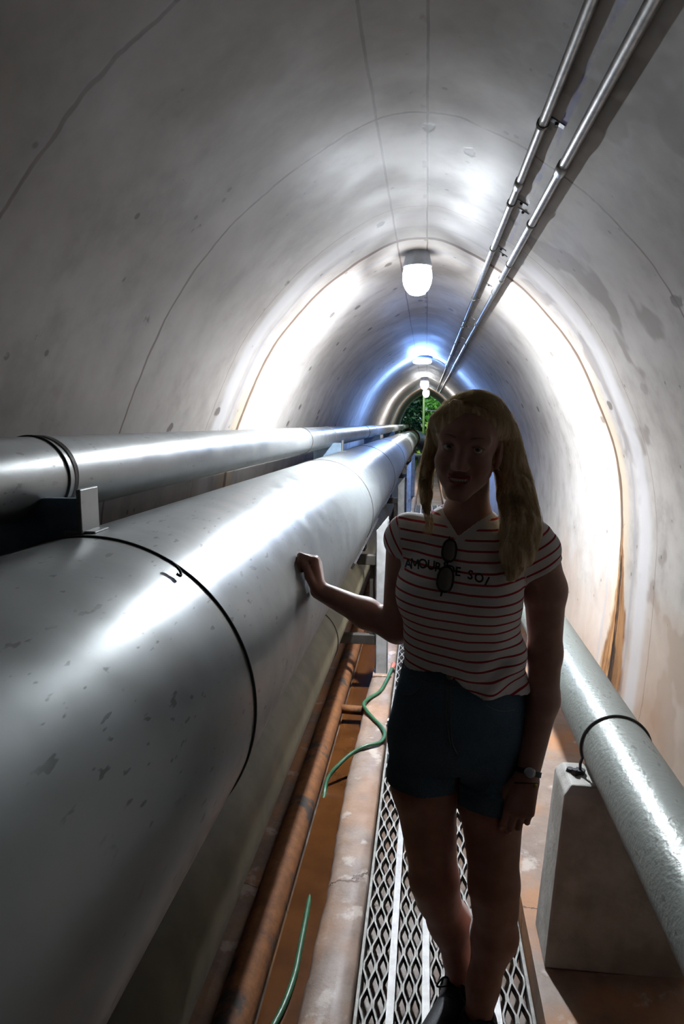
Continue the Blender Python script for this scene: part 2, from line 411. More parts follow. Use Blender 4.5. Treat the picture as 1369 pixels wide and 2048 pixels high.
# upright frames beside the big pipe
def frame(y, label):
    t = thing('pipe_support', (-.25, y, -.01), label, 'support frame', 'upright steel supports beside the left pipes')
    dz = -.012*(y-4)
    b = MB()                                                   # channel: face plate plus two flanges, top cut on the slant
    x0, x1 = -.2955, -.2195
    zl, zr = .905+dz, 1.003+dz
    V = [(x0, y, -.012), (x1, y, -.012), (x1, y, zr), (x0, y, zl), (x0, y+.006, -.012), (x1, y+.006, -.012), (x1, y+.006, zr), (x0, y+.006, zl)]
    b.add(V, [(0,1,2,3),(7,6,5,4),(0,4,5,1),(1,5,6,2),(2,6,7,3),(3,7,4,0)])
    b.box((x1-.006, y, -.012), (x1, y+.06, zr-.03)); b.box((x0, y, -.012), (x0+.006, y+.06, zl))
    b.build('post', M['post'], t, smooth=False, bevel=.0015)
    for z in (.72, .21):
        MB().box((-.80, y+.008, z-.03+dz*.5), (x0+.02, y+.055, z+.03+dz*.5)).build('cross_arm', M['dark_steel'], t, smooth=False, bevel=.003)
    MB().box((-.335, y+.03, .21), (-.305, y+.06, .72)).build('hanger', M['dark_steel'], t, smooth=False)
    MB().lathe((-.25, y-.002, .33), [(.013, -.012), (.013, .004)], 6, axis=1).build('bolt', M['post'], t, smooth=False)
    MB().box((-.31, y-.04, -.02), (-.19, y+.09, -.004)).build('base_plate', M['curb'], t, smooth=False, bevel=.003)
    MB().box((-.56, y-.03, .93+dz-.145), (-.36, y+.09, .93+dz-.125)).build('pipe_rest', M['dark_steel'], t, smooth=False)
for y, lb in ((4.12, 'white painted upright support with slanted top behind the woman'), (7.3, 'second upright support from the front, grey beyond the white one'),
              (10.6, 'third upright support from the front, behind the blonde hair'), (13.9, 'fourth upright support from the front, deep in the tunnel')):
    frame(y, lb)
for ya, yb, lb in ((3.15, 4.75, 'pale flat bar along the underside of the fat pipe by the white upright'), (5.6, 8.2, 'longer pale flat bar farther along the underside of the fat pipe')):
    V = []; F = []
    for y in (ya, yb):
        cz = 1.093-.012*y
        a = math.radians(-33); p = np.array([-.606, cz])+(.306)*np.array([math.cos(a), math.sin(a)])
        t_ = np.array([math.sin(a), -math.cos(a)]); q = np.array([math.cos(a), math.sin(a)])
        for du, dv in ((0, 0), (.03, 0), (.03, .012), (0, .012)):
            r = p+t_*du*-1+q*dv; V.append((r[0], y, r[1]))
    F = [(0,1,5,4),(1,2,6,5),(2,3,7,6),(3,0,4,7),(3,2,1,0),(4,5,6,7)]
    o = mesh('flat_bar', V, F, M['frame'], smooth=False, loc=(-.35, ya, .93)); tag(o, lb, 'bar', 'flat bars under the fat pipe')

# rusty drain stub across the trench
t = thing('drain_stub', (-.36, 3.67, -.05), 'short dark rusty pipe stub crossing from thin pipe to curb', 'pipe')
MB().tube([(-.46, 3.67, -.05), (-.33, 3.67, -.055)], .026, 20).build('stub', M['rust'], t); MB().tube([(-.335, 3.67, -.055), (-.31, 3.67, -.055)], .034, 20).build('collar', M['dark_steel'], t)

# ------------------------------------------------------------------ hose
t = thing('garden_hose', (-.19, 4.15, 0), 'green garden hose snaking over the curb and down into the orange water', 'hose')
hp = spline([(-.190, 4.19, .014), (-.215, 4.0, .004), (-.245, 3.83, .0), (-.30, 3.72, .0), (-.325, 3.64, .0), (-.30, 3.55, .0), (-.262, 3.47, .0), (-.205, 3.36, .0), (-.185, 3.27, .0), (-.205, 3.19, .0),
             (-.27, 3.14, .002), (-.335, 3.10, -.02), (-.39, 3.04, -.05), (-.435, 2.98, -.09), (-.44, 2.9, -.13), (-.43, 2.7, -.145), (-.41, 2.4, -.145), (-.395, 2.25, -.135), (-.387, 2.12, -.122), (-.381, 1.97, -.118), (-.378, 1.87, -.116), (-.386, 1.77, -.116), (-.402, 1.69, -.116), (-.44, 1.55, -.117), (-.46, 1.4, -.117)], 10)
MB().tube(hp, .0095, 12).build('hose_tube', M['hose'], t)
MB().tube([(-.183, 4.235, .018), (-.187, 4.21, .016), (-.192, 4.17, .013)], [.014, .015, .012], 16).build('fitting', M['hosetip'], t)

# ------------------------------------------------------------------ walkway grating
RX = [-.169, -.072, .025, .122, .218, .318]
def grating(y0, L, label, first):
    t = thing('walkway_grating', (.075, y0, -.03), label, 'walkway', 'walkway grating panels')
    if first is not None:
        for ch in first.children:
            c = ch.copy(); C.objects.link(c); c.parent = t
        return t
    g = .004
    b = MB(); hw_, z1, z0 = .0027, 0., -.026; half = .065
    for s in range(5):
        xa, xb = RX[s]+(.012 if s else .010), RX[s+1]-.011
        q = (xb-xa)/4
        for kx in range(4):
            lo, hi = xa+kx*q, xa+(kx+1)*q
            pts = []; y = y0+.02; k = 0
            while y < y0+L-.02:
                out = (k % 2 == 0) if kx in (0, 2) else (k % 2 == 1)
                xx = lo+hw_ if out else hi-hw_
                pts += [(xx, y-.011), (xx, y+.011)]; y += half; k += 1
            V = []; F = []
            for i, (x, yy) in enumerate(pts):
                lift = 0.003 if i % 2 else .0015
                V += [(x-hw_, yy, z0), (x+hw_, yy, z0), (x+hw_, yy, z1+lift-.003), (x-hw_, yy, z1+lift-.003)]
            for i in range(len(pts)-1):
                a = 4*i; F += [(a+j, a+(j+1) % 4, a+4+(j+1) % 4, a+4+j) for j in range(4)]
            F += [(3, 2, 1, 0), tuple(range(len(V)-4, len(V)))]
            b.add(V, F)
    b.build('diamond_mesh', M['grate'], t, smooth=False)
    for i, x in enumerate(RX):
        if i in (0, 5):
            m = MB(); s = 1 if i == 0 else -1
            m.box((min(x, x+s*.010), y0+g, -.045), (max(x, x+s*.010), y0+L-g, 0.001)); m.build('side_rail', M['grate'], t, smooth=False, bevel=.0015)
        else:
            MB().box((x-.0105, y0+g, -.04), (x+.0105, y0+L-g, 0.001)).build('seam_strip', M['rib'], t, smooth=False)
    m = MB(); m.box((RX[0]-.012, y0+L-.05, -.03), (RX[0]-.001, y0+L-.018, .004)); m.box((RX[0]-.022, y0+L-.06, -.03), (RX[0]-.012, y0+L-.045, -.012))
    m.build('joint_clip', M['frame'], t, smooth=False)
    return t
g1 = grating(.48, 3.0, 'diamond grating walkway panel under the woman\'s feet', None)
for i, lb in ((1, 'diamond grating panel just past the woman beside the red hose end'), (2, 'third diamond grating panel from the front, beyond the white upright'), (3, 'fourth diamond grating panel from the front, deep in the tunnel')):
    grating(.48+3.0*i, 3.0, lb, g1)

# ------------------------------------------------------------------ right pier, strap
t = thing('concrete_pier', (.563, 1.95, 0), 'pale concrete pier holding up the right-hand pipe', 'pier')
V = [(.372, 1.865, -.01), (.765, 1.865, -.01), (.765, 2.045, -.01), (.372, 2.045, -.01), (.408, 1.875, .535), (.72, 1.875, .535), (.72, 2.03, .535), (.408, 2.03, .535),
     (.428, 1.885, .560), (.70, 1.885, .560), (.70, 2.02, .560), (.428, 2.02, .560)]
mesh('pier_block', V, [(3,2,1,0),(0,1,5,4),(1,2,6,5),(2,3,7,6),(3,0,4,7),(4,5,9,8),(5,6,10,9),(6,7,11,10),(7,4,8,11),(8,9,10,11)], M['pillar'], t, smooth=False, bevel=.006)
m = MB(); m.torus((.563, 1.955, .644), .0985, .0042, 60, 10, -.15, PI+.35)
a = PI+.35; m.tube([(.563+.0985*math.cos(a), 1.955, .644+.0985*math.sin(a)), (.4655, 1.955, .59), (.466, 1.955, .55)], .0042, 10)
m.tube([(.6605, 1.955, .63), (.661, 1.955, .55)], .0042, 10); m.build('hold_down_strap', M['strap'], t)
m = MB(); m.lathe((.466, 1.955, .558), [(.015, 0), (.015, .014)], 6); m.lathe((.449, 1.945, .557), [(.011, 0), (.008, .02)], 8); m.lathe((.440, 1.965, .557), [(.013, 0), (.010, .012)], 8)
m.build('anchor_nut', M['black'], t, smooth=False)
o = MB().tube(spline([(.44, 2.30, .008), (.452, 2.22, .006), (.447, 2.14, .006), (.462, 2.07, .006)], 8), .005, 8).build('cable', M['black'], loc=(.45, 2.2, 0))
tag(o, 'short dark cable lying on the floor behind the concrete pier', 'cable')

# ------------------------------------------------------------------ conduits
def conduit(x, z, r, label, clamps, coups, side, yb=20.5):
    t = thing('conduit', (x, -3.5, z), label, 'conduit', 'conduits along the arch')
    MB().tube([(x, y, z) for y in np.arange(-3.5, yb, .5)], r, 20).build('tube', M['galv'], t)
    for y in coups: MB().tube([(x, y-.03, z), (x, y+.03, z)], r*1.22, 20).build('coupling', M['galv'], t)
    for y in clamps:
        m = MB(); m.torus((x, y, z), r*1.12, .0022, 24, 6)
        for q in range(2): m.torus((x, y+.006+.004*q, z), r*1.12, .0022, 24, 6)
        xe = x+side*.048; n_ = 6
        P = [(x+side*(r+.001), ceil_z(x+side*(r+.001))-.004)]+[(x+side*(r+.002+(.048-r)*i/n_), 0) for i in range(1, n_+1)]
        P = [(px, ceil_z(px)-.003) for px, _ in P]
        V = []; F = []
        for px, pz in P:
            V += [(px, y-.010, pz), (px, y+.010, pz), (px, y+.010, pz+.004), (px, y-.010, pz+.004)]
        for i in range(len(P)-1):
            aa = 4*i; F += [(aa+j, aa+(j+1) % 4, aa+4+(j+1) % 4, aa+4+j) for j in range(4)]
        F += [(3,2,1,0), tuple(range(len(V)-4, len(V)))]
        m.add(V, F); m.build('clamp', M['galv'], t, smooth=False)
        MB().lathe((x+side*.032, y, ceil_z(x+side*.032)-.009), [(.004, 0), (.005, .004), (.005, .008)], 8).build('screw', M['strap'], t, smooth=False)
    return t
z1_, z2_ = ceil_z(.274)-.020, ceil_z(.353)-.021
ct = conduit(.274, z1_, .0125, 'thinner steel conduit on the arch, nearer the crown lines', (1.85, 2.49, 3.13, 4.4, 5.7, 7.0, 8.3), (2.3, 5.4, 10.4), 1)
conduit(.353, z2_, .0140, 'thicker steel conduit on the arch, right of the blue chalk line', (2.56, 3.2, 3.9, 5.2, 6.5, 7.8, 9.1), (2.02, 3.55, 6.6), -1)
MB().box((.25, 9.9, z1_-.03), (.30, 10.06, z1_+.03)).build('junction_box', M['galv'], ct, smooth=False, bevel=.004)

# ------------------------------------------------------------------ lamps
def jar_lamp(x, y, gm, label, s=1.):
    zc = ceil_z(x)-.004
    t = thing('bulkhead_lamp', (x, y, zc), label, 'lamp', 'lamps along the tunnel crown')
    MB().lathe((x, y, zc), [(.062*s, .008), (.066*s, -.02), (.074*s, -.055), (.078*s, -.062), (.078*s, -.072)], 40).build('housing', M['housing'], t)
    pr = [(.070, -.070), (.077, -.10), (.078, -.135), (.072, -.165), (.060, -.19), (.042, -.208), (.02, -.217), (.003, -.219)]
    A = [(r*s, h*s) for r, h in pr]
    gl = MB().lathe((x, y, zc), A[:6], 40).build('globe', M['glass_lit'], t)
    MB().lathe((x, y, zc), [A[5]]+[(.033*s, -.2125*s), (.018*s, -.2165*s), (.003*s, -.218*s)], 40).build('globe_bottom', gm, gl)
    t.rotation_euler = (0, 0, 0)
    return t
jar_lamp(-.062, 3.78, M['glow'], 'bright white jar lamp on the crown, nearest the camera')
zc = ceil_z(-.08)
t = thing('bulkhead_lamp', (-.08, 10.0, zc), 'flat cool blue-white lamp under a navy housing, second from the camera', 'lamp', 'lamps along the tunnel crown')
m = MB(); m.lathe((-.045, 10.0, zc), [(.11, .006), (.115, -.03), (.105, -.062)], 40, sy=.7); m.build('housing', M['housing_dark'], t)
MB().lathe((-.075, 9.98, zc-.062), [(.10, 0), (.128, -.012), (.132, -.03), (.12, -.045), (.08, -.055), (.01, -.057)], 40, sy=.6).build('lens', M['glow_blue'], t)
MB().tube(spline([(.03, 10.0, zc-.03), (.10, 10.0, ceil_z(.10)-.02), (.19, 10.0, ceil_z(.19)-.02), (.26, 9.98, z1_)], 8), .007, 10).build('feed_cable', M['black'], t)
jar_lamp(-.06, 15.5, M['glow_far'], 'third jar lamp from the camera, small white globe', 1.2)
jar_lamp(-.03, 21.0, M['glow_cyan'], 'farthest jar lamp, cyan-white globe hanging before the greenery', 1.3)

# ------------------------------------------------------------------ the woman: signed-distance shapes meshed by surface nets
def nrm(v): v = np.asarray(v, float); return v/np.linalg.norm(v)
def smin(a, b, k):
    h = np.clip(.5+.5*(b-a)/k, 0, 1); return b*(1-h)+a*h-k*h*(1-h)
def smax(a, b, k): return -smin(-a, -b, k)
def rcone(P, a, b, ra, rb):
    a = np.asarray(a, float); b = np.asarray(b, float); d = b-a
    t = np.clip(((P-a)@d)/(d@d), 0, 1)
    return np.linalg.norm(P-a-t[:, None]*d, axis=1)-(ra+(rb-ra)*t)
def chain(P, pts, rs, k=.02):
    d = None
    for i in range(len(pts)-1):
        q = rcone(P, pts[i], pts[i+1], rs[i], rs[i+1]); d = q if d is None else smin(d, q, k)
    return d
def ell(P, c, r, R=None):
    q = P-np.asarray(c, float)
    if R is not None: q = q@R
    r = np.asarray(r, float); k0 = np.linalg.norm(q/r, axis=1); k1 = np.linalg.norm(q/(r*r), axis=1)
    return k0*(k0-1)/(k1+1e-9)
class Stack:
    """rounded horizontal slices: (z, cx, cy, half width, half depth)"""
    def __init__(s, rows, n=2.3):
        rows = np.array(sorted(rows)); zz = rows[:, 0]; s.z = np.linspace(zz[0], zz[-1], 300); s.n = n
        m = np.gradient(rows[:, 1:], zz, axis=0); s.t = np.empty((300, 4))
        i = np.clip(np.searchsorted(zz, s.z)-1, 0, len(zz)-2); h = (zz[i+1]-zz[i]); u = (s.z-zz[i])/h
        for k in range(4):
            y = rows[:, k+1]
            s.t[:, k] = (2*u**3-3*u*u+1)*y[i]+(u**3-2*u*u+u)*h*m[i, k]+(3*u*u-2*u**3)*y[i+1]+(u**3-u*u)*h*m[i+1, k]
    def __call__(s, P, grow=0):
        z = P[:, 2]+TILT*(P[:, 0]-.10)*np.clip((P[:, 2]-1.05)/.2, 0, 1)
        cx, cy, a, b = (np.interp(z, s.z, s.t[:, k]) for k in range(4)); a = np.maximum(a+grow, .004); b = np.maximum(b+grow, .004)
        q = (np.abs((P[:, 0]-cx)/a)**s.n+np.abs((P[:, 1]-cy)/b)**s.n)**(1/s.n)
        d = (q-1)*np.minimum(a, b)
        return smax(d, np.maximum(z-s.z[-1]-grow, s.z[0]-z-grow), .02)
TILT = .10

def surface_nets(f, lo, hi, h):
    lo = np.asarray(lo, float); N = np.ceil((np.asarray(hi)-lo)/h).astype(int)+1
    B = 10; nb = np.ceil(N/B).astype(int); N = nb*B+1
    V = np.full(N, 1., np.float32)
    bi = np.stack(np.meshgrid(*[np.arange(k) for k in nb], indexing='ij'), -1).reshape(-1, 3)
    cc = lo+(bi*B+B/2)*h
    dc = f(cc); rad = B*h*.87
    act = np.abs(dc) < rad*1.9+.004
    for b_, d_ in zip(bi[~act], dc[~act]):
        s0 = b_*B; V[s0[0]:s0[0]+B+1, s0[1]:s0[1]+B+1, s0[2]:s0[2]+B+1] = np.sign(d_)
    loc = np.stack(np.meshgrid(*[np.arange(B+1)]*3, indexing='ij'), -1).reshape(-1, 3)
    ab = bi[act]
    for i in range(0, len(ab), 256):
        ch = ab[i:i+256]; idx = (ch[:, None, :]*B+loc[None]); P = lo+idx.reshape(-1, 3)*h
        d = f(P).astype(np.float32); q = idx.reshape(-1, 3); V[q[:, 0], q[:, 1], q[:, 2]] = d
    S = V < 0
    c = np.zeros(tuple(np.array(V.shape)-1), np.int8)
    for dx in (0, 1):
        for dy in (0, 1):
            for dz in (0, 1): c += S[dx:V.shape[0]-1+dx, dy:V.shape[1]-1+dy, dz:V.shape[2]-1+dz]
    cell = np.argwhere((c > 0) & (c < 8))
    ids = np.full(c.shape, -1, np.int32); ids[tuple(cell.T)] = np.arange(len(cell))
    acc = np.zeros((len(cell), 3)); cnt = np.zeros(len(cell))
    cr = [(x, y, z) for x in (0, 1) for y in (0, 1) for z in (0, 1)]
    for a in range(8):
        for b_ in range(a+1, 8):
            A, Bc = np.array(cr[a]), np.array(cr[b_])
            if np.abs(A-Bc).sum() != 1: continue
            va = V[tuple((cell+A).T)]; vb = V[tuple((cell+Bc).T)]; m = (va < 0) != (vb < 0)
            t = np.where(m, va/(va-vb+1e-12), 0); acc += np.where(m[:, None], A+(Bc-A)*t[:, None], 0); cnt += m
    P = lo+(cell+acc/cnt[:, None])*h
    F = []
    for ax in range(3):
        o1, o2 = [k for k in range(3) if k != ax]
        sl0 = [slice(None)]*3; sl1 = [slice(None)]*3; sl0[ax] = slice(0, -1); sl1[ax] = slice(1, None)
        s0, s1 = S[tuple(sl0)], S[tuple(sl1)]
        e = np.argwhere(s0 != s1); e = e[(e[:, o1] > 0) & (e[:, o2] > 0) & (e[:, o1] < c.shape[o1]) & (e[:, o2] < c.shape[o2])]
        sg = s0[tuple(e.T)]
        def at_(d1, d2):
            q = e.copy(); q[:, o1] -= d1; q[:, o2] -= d2; return ids[tuple(q.T)]
        q = np.stack([at_(1, 1), at_(0, 1), at_(0, 0), at_(1, 0)], 1)
        flip = sg if ax != 1 else ~sg
        q[~flip] = q[~flip][:, ::-1]; F.append(q)
    F = np.vstack(F)
    return P, F[(F >= 0).all(1)]

def boxed(P, lo, hi, fn, far=.05):
    """evaluate fn only near its box"""
    lo = np.asarray(lo)-.03; hi = np.asarray(hi)+.03
    d = np.linalg.norm(np.maximum(np.maximum(lo-P, P-hi), 0), axis=1); out = d+.03
    m = d < 1e-9
    if m.any(): out[m] = fn(P[m])
    return out

# head frame
yw, rl = math.radians(10), math.radians(6)
HF = np.array([-math.sin(yw), -math.cos(yw), 0.]); hx = np.array([math.cos(yw), -math.sin(yw), 0.]); hz = np.array([0, 0, 1.])
HXv = hx*math.cos(rl)-hz*math.sin(rl); HZv = hz*math.cos(rl)+hx*math.sin(rl)
HFv = nrm(HF*math.cos(.06)-HZv*math.sin(.06)); HZv = nrm(np.cross(HXv, HFv)); HZv = HZv if HZv[2] > 0 else -HZv
HR = np.stack([HXv, HFv, HZv], 1)                                  # columns: image right, forward, up
H0 = np.array([.0925, 1.582, 1.536])
def to_head(P): return (P-H0)@HR
def from_head(q): return H0+HR@np.asarray(q, float)
LIPU = [(-.0315, .0715, -.0575), (-.015, .0850, -.0640), (0, .0885, -.0655), (.015, .0850, -.0640), (.0315, .0715, -.0575)]
LIPL = [(-.0305, .0715, -.0590), (-.015, .0825, -.0725), (0, .0865, -.0765), (.015, .0825, -.0725), (.0305, .0715, -.0590)]
def head_sdf(P):
    q = to_head(P); x = q.copy(); x[:, 0] = np.abs(x[:, 0])       # mirrored
    d = ell(q, (0, -.016, .030), (.071, .087, .0735))
    d = smin(d, ell(q, (0, .022, -.028), (.0575, .062, .078)), .03)
    d = smin(d, rcone(x, (.043, .002, -.058), (.010, .061, -.101), .018, .016), .025)
    d = smin(d, ell(q, (0, .066, -.100), (.021, .018, .016)), .018)
    d = smin(d, ell(x, (.037, .050, -.036), (.024, .026, .022)), .022)           # smiling cheeks
    d = smin(d, rcone(x, (.012, .079, .021), (.046, .060, .020), .011, .010), .02)   # brow ridge
    d = smin(d, rcone(q, (0, .078, .010), (0, .098, -.036), .0075, .0105), .016)   # nose
    d = smin(d, ell(x, (.0115, .089, -.040), (.0085, .010, .008)), .008)
    d = smax(d, -ell(x, (.0315, .096, -.001), (.017, .020, .0115)), .012)           # eye sockets
    lid = np.maximum(ell(x, (.0315, .0625, .0005), (.0158, .0155, .0150)), -ell(x, (.0315, .080, -.0012), (.0145, .016, .0044)))
    d = smin(d, lid, .004)
    d = smin(d, chain(q, LIPU, (.0022, .0036, .0040, .0036, .0022), .003), .004)
    d = smin(d, chain(q, LIPL, (.0022, .0042, .0050, .0042, .0022), .003), .004)
    mouth = ell(q-np.stack([0*q[:, 0], 0*q[:, 0], 8.*q[:, 0]**2], 1), (0, .090, -.0712), (.0255, .022, .0046))
    d = smax(d, -mouth, .003)
    d = smax(d, -rcone(x, (.026, .083, -.046), (.033, .074, -.064), .0015, .0015)+.0005, .012)   # smile fold
    ear = smax(ell(x, (.0735, -.010, -.012), (.0085, .019, .031)), -ell(x, (.0835, -.004, -.010), (.006, .010, .018)), .004)
    d = smin(d, smin(ear, ell(x, (.071, .0, -.040), (.006, .008, .009)), .006), .006)
    return d

def hand_caps(W, d, l, n, curls, thumb, sc=1.):
    d = nrm(d); l = nrm(l-d*(np.dot(l, d))); n = nrm(n-d*np.dot(n, d)-l*np.dot(n, l)); W = np.asarray(W, float)
    palm = []; fing = []
    for i, (off, ln) in enumerate([(.0265, .084), (.009, .087), (-.0085, .083), (-.025, .075)]):
        base = W+l*off*.62*sc+d*.008*sc; mcp = W+l*off*sc+d*ln*sc
        palm.append((base, mcp, .0145*sc, .0108*sc))
        L = [(.041, .025, .019), (.045, .028, .020), (.042, .026, .020), (.033, .020, .018)][i]; r = [.0092, .0094, .0088, .0078][i]
        p = mcp; a = 0; fl = []
        fan = l*off*.25
        for s_ in range(3):
            a += math.radians(curls[i][s_]); v = nrm(d*math.cos(a)+n*math.sin(a)+fan*(1 if s_ == 0 else .3)); q = p+v*L[s_]*sc
            fl.append((p, q, r*(1-.09*s_)*sc, r*(.91-.09*s_)*sc)); p = q
        fing.append(fl)
    th = [W+(l*t[0]+d*t[1]+n*t[2])*sc for t in thumb]
    tr = [.0155*sc, .0122*sc, .0100*sc, .0082*sc]
    fing.append([(th[i], th[i+1], tr[i], tr[i+1]) for i in range(3)])
    return palm, fing
def hand_sdf(P, H):
    palm, fing = H; d = None
    for c in palm:
        q = rcone(P, *c); d = q if d is None else smin(d, q, .010)
    for i, fl in enumerate(fing):
        f = None
        for c in fl:
            q = rcone(P, *c); f = q if f is None else smin(f, q, .0035)
        d = smin(d, f, .006 if i == 4 else .0035)
    return d
# her right hand: loose fist, knuckles against the pipe; her left hand hangs in front of the thigh
WL = np.array([-.280, 1.772, 1.136])
HANDL = hand_caps(WL, (-.01, .015, .09), (0, -1, .0), (-1, -.05, 0), [(66, 92, 45), (72, 92, 45), (78, 92, 45), (82, 90, 45)],
                  [(.020, .012, .006), (.036, .042, .018), (.033, .070, .024), (.026, .090, .034)], .97)
WR = np.array([.247, 1.532, .766])
HANDR = hand_caps(WR, (-.022, -.028, -.082), (-1, .12, .1), (.1, 1, -.3), [(22, 34, 22), (26, 38, 26), (32, 42, 28), (38, 44, 28)],
                  [(.018, .012, .004), (.038, .038, .008), (.042, .066, .014), (.038, .088, .022)], .97)
SHL, SHR = (-.045, 1.635, 1.305), (.262, 1.625, 1.288)
ELL, ELR = (-.068, 1.705, 1.062), (.296, 1.648, 1.03)
def arms_sdf(P):
    aL = smin(rcone(P, SHL, ELL, .047, .037), chain(P, [ELL, (-.15, 1.735, 1.088), WL], (.038, .038, .0245), .02), .02)
    aL = smin(aL, rcone(P, (-.062, 1.712, 1.048), (-.06, 1.712, 1.046), .022, .022), .02)
    aR = smin(chain(P, [SHR, (.288, 1.64, 1.19), ELR], (.050, .049, .039), .02), chain(P, [ELR, (.286, 1.60, .93), WR], (.039, .038, .0255), .02), .02)
    return np.minimum(aL, aR)
torso = Stack([(1.385, .10, 1.645, .050, .045), (1.36, .10, 1.645, .080, .055), (1.335, .105, 1.640, .122, .062), (1.30, .107, 1.635, .146, .075), (1.25, .10, 1.632, .140, .09),
               (1.18, .085, 1.63, .128, .095), (1.07, .095, 1.635, .118, .088), (.97, .097, 1.64, .140, .102), (.87, .095, 1.64, .158, .112), (.79, .094, 1.64, .155, .105), (.745, .094, 1.64, .13, .09)])
LEGL = ([(.018, 1.635, .80), (.010, 1.625, .68), (.040, 1.625, .42), (.050, 1.64, .36), (.082, 1.672, .27), (.112, 1.672, .15), (.122, 1.668, .085)], (.088, .079, .0585, .051, .053, .036, .034))
LEGR = ([(.165, 1.635, .80), (.174, 1.61, .67), (.184, 1.575, .455), (.190, 1.585, .39), (.193, 1.602, .30), (.166, 1.585, .17), (.155, 1.560, .085)], (.088, .080, .0575, .051, .0545, .037, .034))
def foot(a, t):
    a = np.array(a); t = np.array(t); v = nrm((t-a)*np.array([1, 1, 0])); heel = a-v*.045
    return a, t, v, heel
FL = foot((.122, 1.668, .06), (.012, 1.500, .045)); FR = foot((.155, 1.560, .06), (.178, 1.350, .045))
def feet_sdf(P):
    d = None
    for a, t, v, heel in (FL, FR):
        q = smin(rcone(P, (a[0], a[1], .07), (t[0]-v[0]*.03, t[1]-v[1]*.03, .035), .034, .022), rcone(P, (heel[0], heel[1], .04), (a[0], a[1], .05), .028, .03), .02)
        d = q if d is None else np.minimum(d, q)
    return d
def body_sdf(P):
    d = torso(P)
    d = smin(d, boxed(P, (-.06, 1.48, 1.08), (.25, 1.66, 1.28), lambda p: smin(ell(p, (.018, 1.565, 1.185), (.060, .055, .062)), ell(p, (.142, 1.56, 1.182), (.060, .055, .062)), .02)), .03)
    d = smin(d, boxed(P, (-.10, 1.45, 0), (.28, 1.76, .92), lambda p: np.minimum(chain(p, *LEGL, .03), chain(p, *LEGR, .03))), .03)
    d = smin(d, boxed(P, (.02, 1.5, 1.28), (.19, 1.75, 1.55), lambda p: rcone(p, (.100, 1.612, 1.47), (.102, 1.650, 1.33), .047, .052)), .03)
    d = smin(d, boxed(P, (-.02, 1.42, 1.36), (.22, 1.75, 1.70), head_sdf), .012)
    ar = boxed(P, (-.36, 1.48, .70), (.37, 1.82, 1.38), arms_sdf)
    ar = smin(ar, boxed(P, (-.42, 1.66, 1.06), (-.22, 1.88, 1.30), lambda p: hand_sdf(p, HANDL)), .012)
    ar = smin(ar, boxed(P, (.12, 1.40, .56), (.32, 1.62, .82), lambda p: hand_sdf(p, HANDR)), .012)
    d = smin(d, ar, .002+.026*np.clip((P[:, 2]-1.12)/.1, 0, 1))
    d = smin(d, boxed(P, (-.05, 1.3, 0), (.26, 1.78, .16), feet_sdf), .012)
    return d

def skin():
    g = G('skin'); nz = g.noise(35, 4)
    return g.bsdf(g.mix(g.mr(nz, .3, .7), (.46, .265, .21), (.40, .22, .17)), .5, 0, g.bump(g.noise(300, 2), .06, .001), .35, Subsurface_Weight=.12, Subsurface_Radius=(.02, .008, .004), Subsurface_Scale=.25, Sheen_Weight=.35, Sheen_Roughness=.35)
M['skin'] = skin(); M['lip'] = simple('deep red lips', (.32, .05, .05), .4, scale=80)
M['nail'] = simple('fingernail', (.66, .40, .34), .3, scale=80)
P, F = surface_nets(body_sdf, (-.38, 1.28, -.005), (.36, 1.80, 1.66), .0032)
BASE = (.12, 1.62, 0.)
body = mesh('person', P, F, None, loc=BASE, mats=[M['skin'], M['lip']])
tag(body, 'smiling blonde woman in striped tee and denim shorts, one hand on the fat pipe', 'person')
fc = P[F].mean(1); q = to_head(fc)
near = (np.abs(q[:, 0]) < .03) & (q[:, 1] > .06) & (q[:, 2] < -.05) & (q[:, 2] > -.095)
li = np.zeros(len(F), int); qq = q[near]
dl = np.minimum(chain(qq, LIPU, (.0014, .0036, .0042, .0036, .0014), 1e-5), chain(qq, LIPL, (.0014, .0042, .0052, .0042, .0014), 1e-5))
li[np.where(near)[0][(dl < .0001)&(np.abs(qq[:, 0]) < .029)]] = 1
body.data.polygons.foreach_set('material_index', li)

# eyes, brows, lashes, teeth
M['eye'] = simple('white of the eye', (.72, .70, .67), .25, var=.05)
M['iris'] = simple('blue-grey iris', (.12, .17, .20), .2, scale=200); M['pupil'] = simple('pupil', (.01, .01, .01), .15)
M['teeth'] = simple('teeth', (.92, .91, .88), .3, var=.06)
M['brow'] = simple('light brown brow hair', (.22, .13, .075), .7, scale=200)
def ball(name, c, r, m, parent, sq=(1, 1, 1), nu=24, nv=16, R=None):
    V = []; F = []
    for i in range(nv+1):
        for j in range(nu):
            a, b_ = PI*i/nv, 2*PI*j/nu; v = np.array([math.sin(a)*math.cos(b_)*sq[0], math.sin(a)*math.sin(b_)*sq[1], math.cos(a)*sq[2]])*r
            V.append(np.asarray(c)+(R@v if R is not None else v))
    for i in range(nv):
        for j in range(nu): F.append((i*nu+j, (i+1)*nu+j, (i+1)*nu+(j+1) % nu, i*nu+(j+1) % nu))
    return mesh(name, V, F, m, parent)
def disc(name, c, nrm_, r, m, parent, th=.0006):
    nn = nrm(nrm_); a = nrm(np.cross(nn, (0, 0, 1.))); b_ = np.cross(nn, a); V = []; k = 24
    for rr, h in ((r, -th), (r, 0), (r*.55, th*.7), (.0001, th)):
        for j in range(k): V.append(np.asarray(c)+(a*math.cos(2*PI*j/k)+b_*math.sin(2*PI*j/k))*rr+nn*h)
    F = [(i*k+j, i*k+(j+1) % k, (i+1)*k+(j+1) % k, (i+1)*k+j) for i in range(3) for j in range(k)]
    return mesh(name, V, F, m, parent)
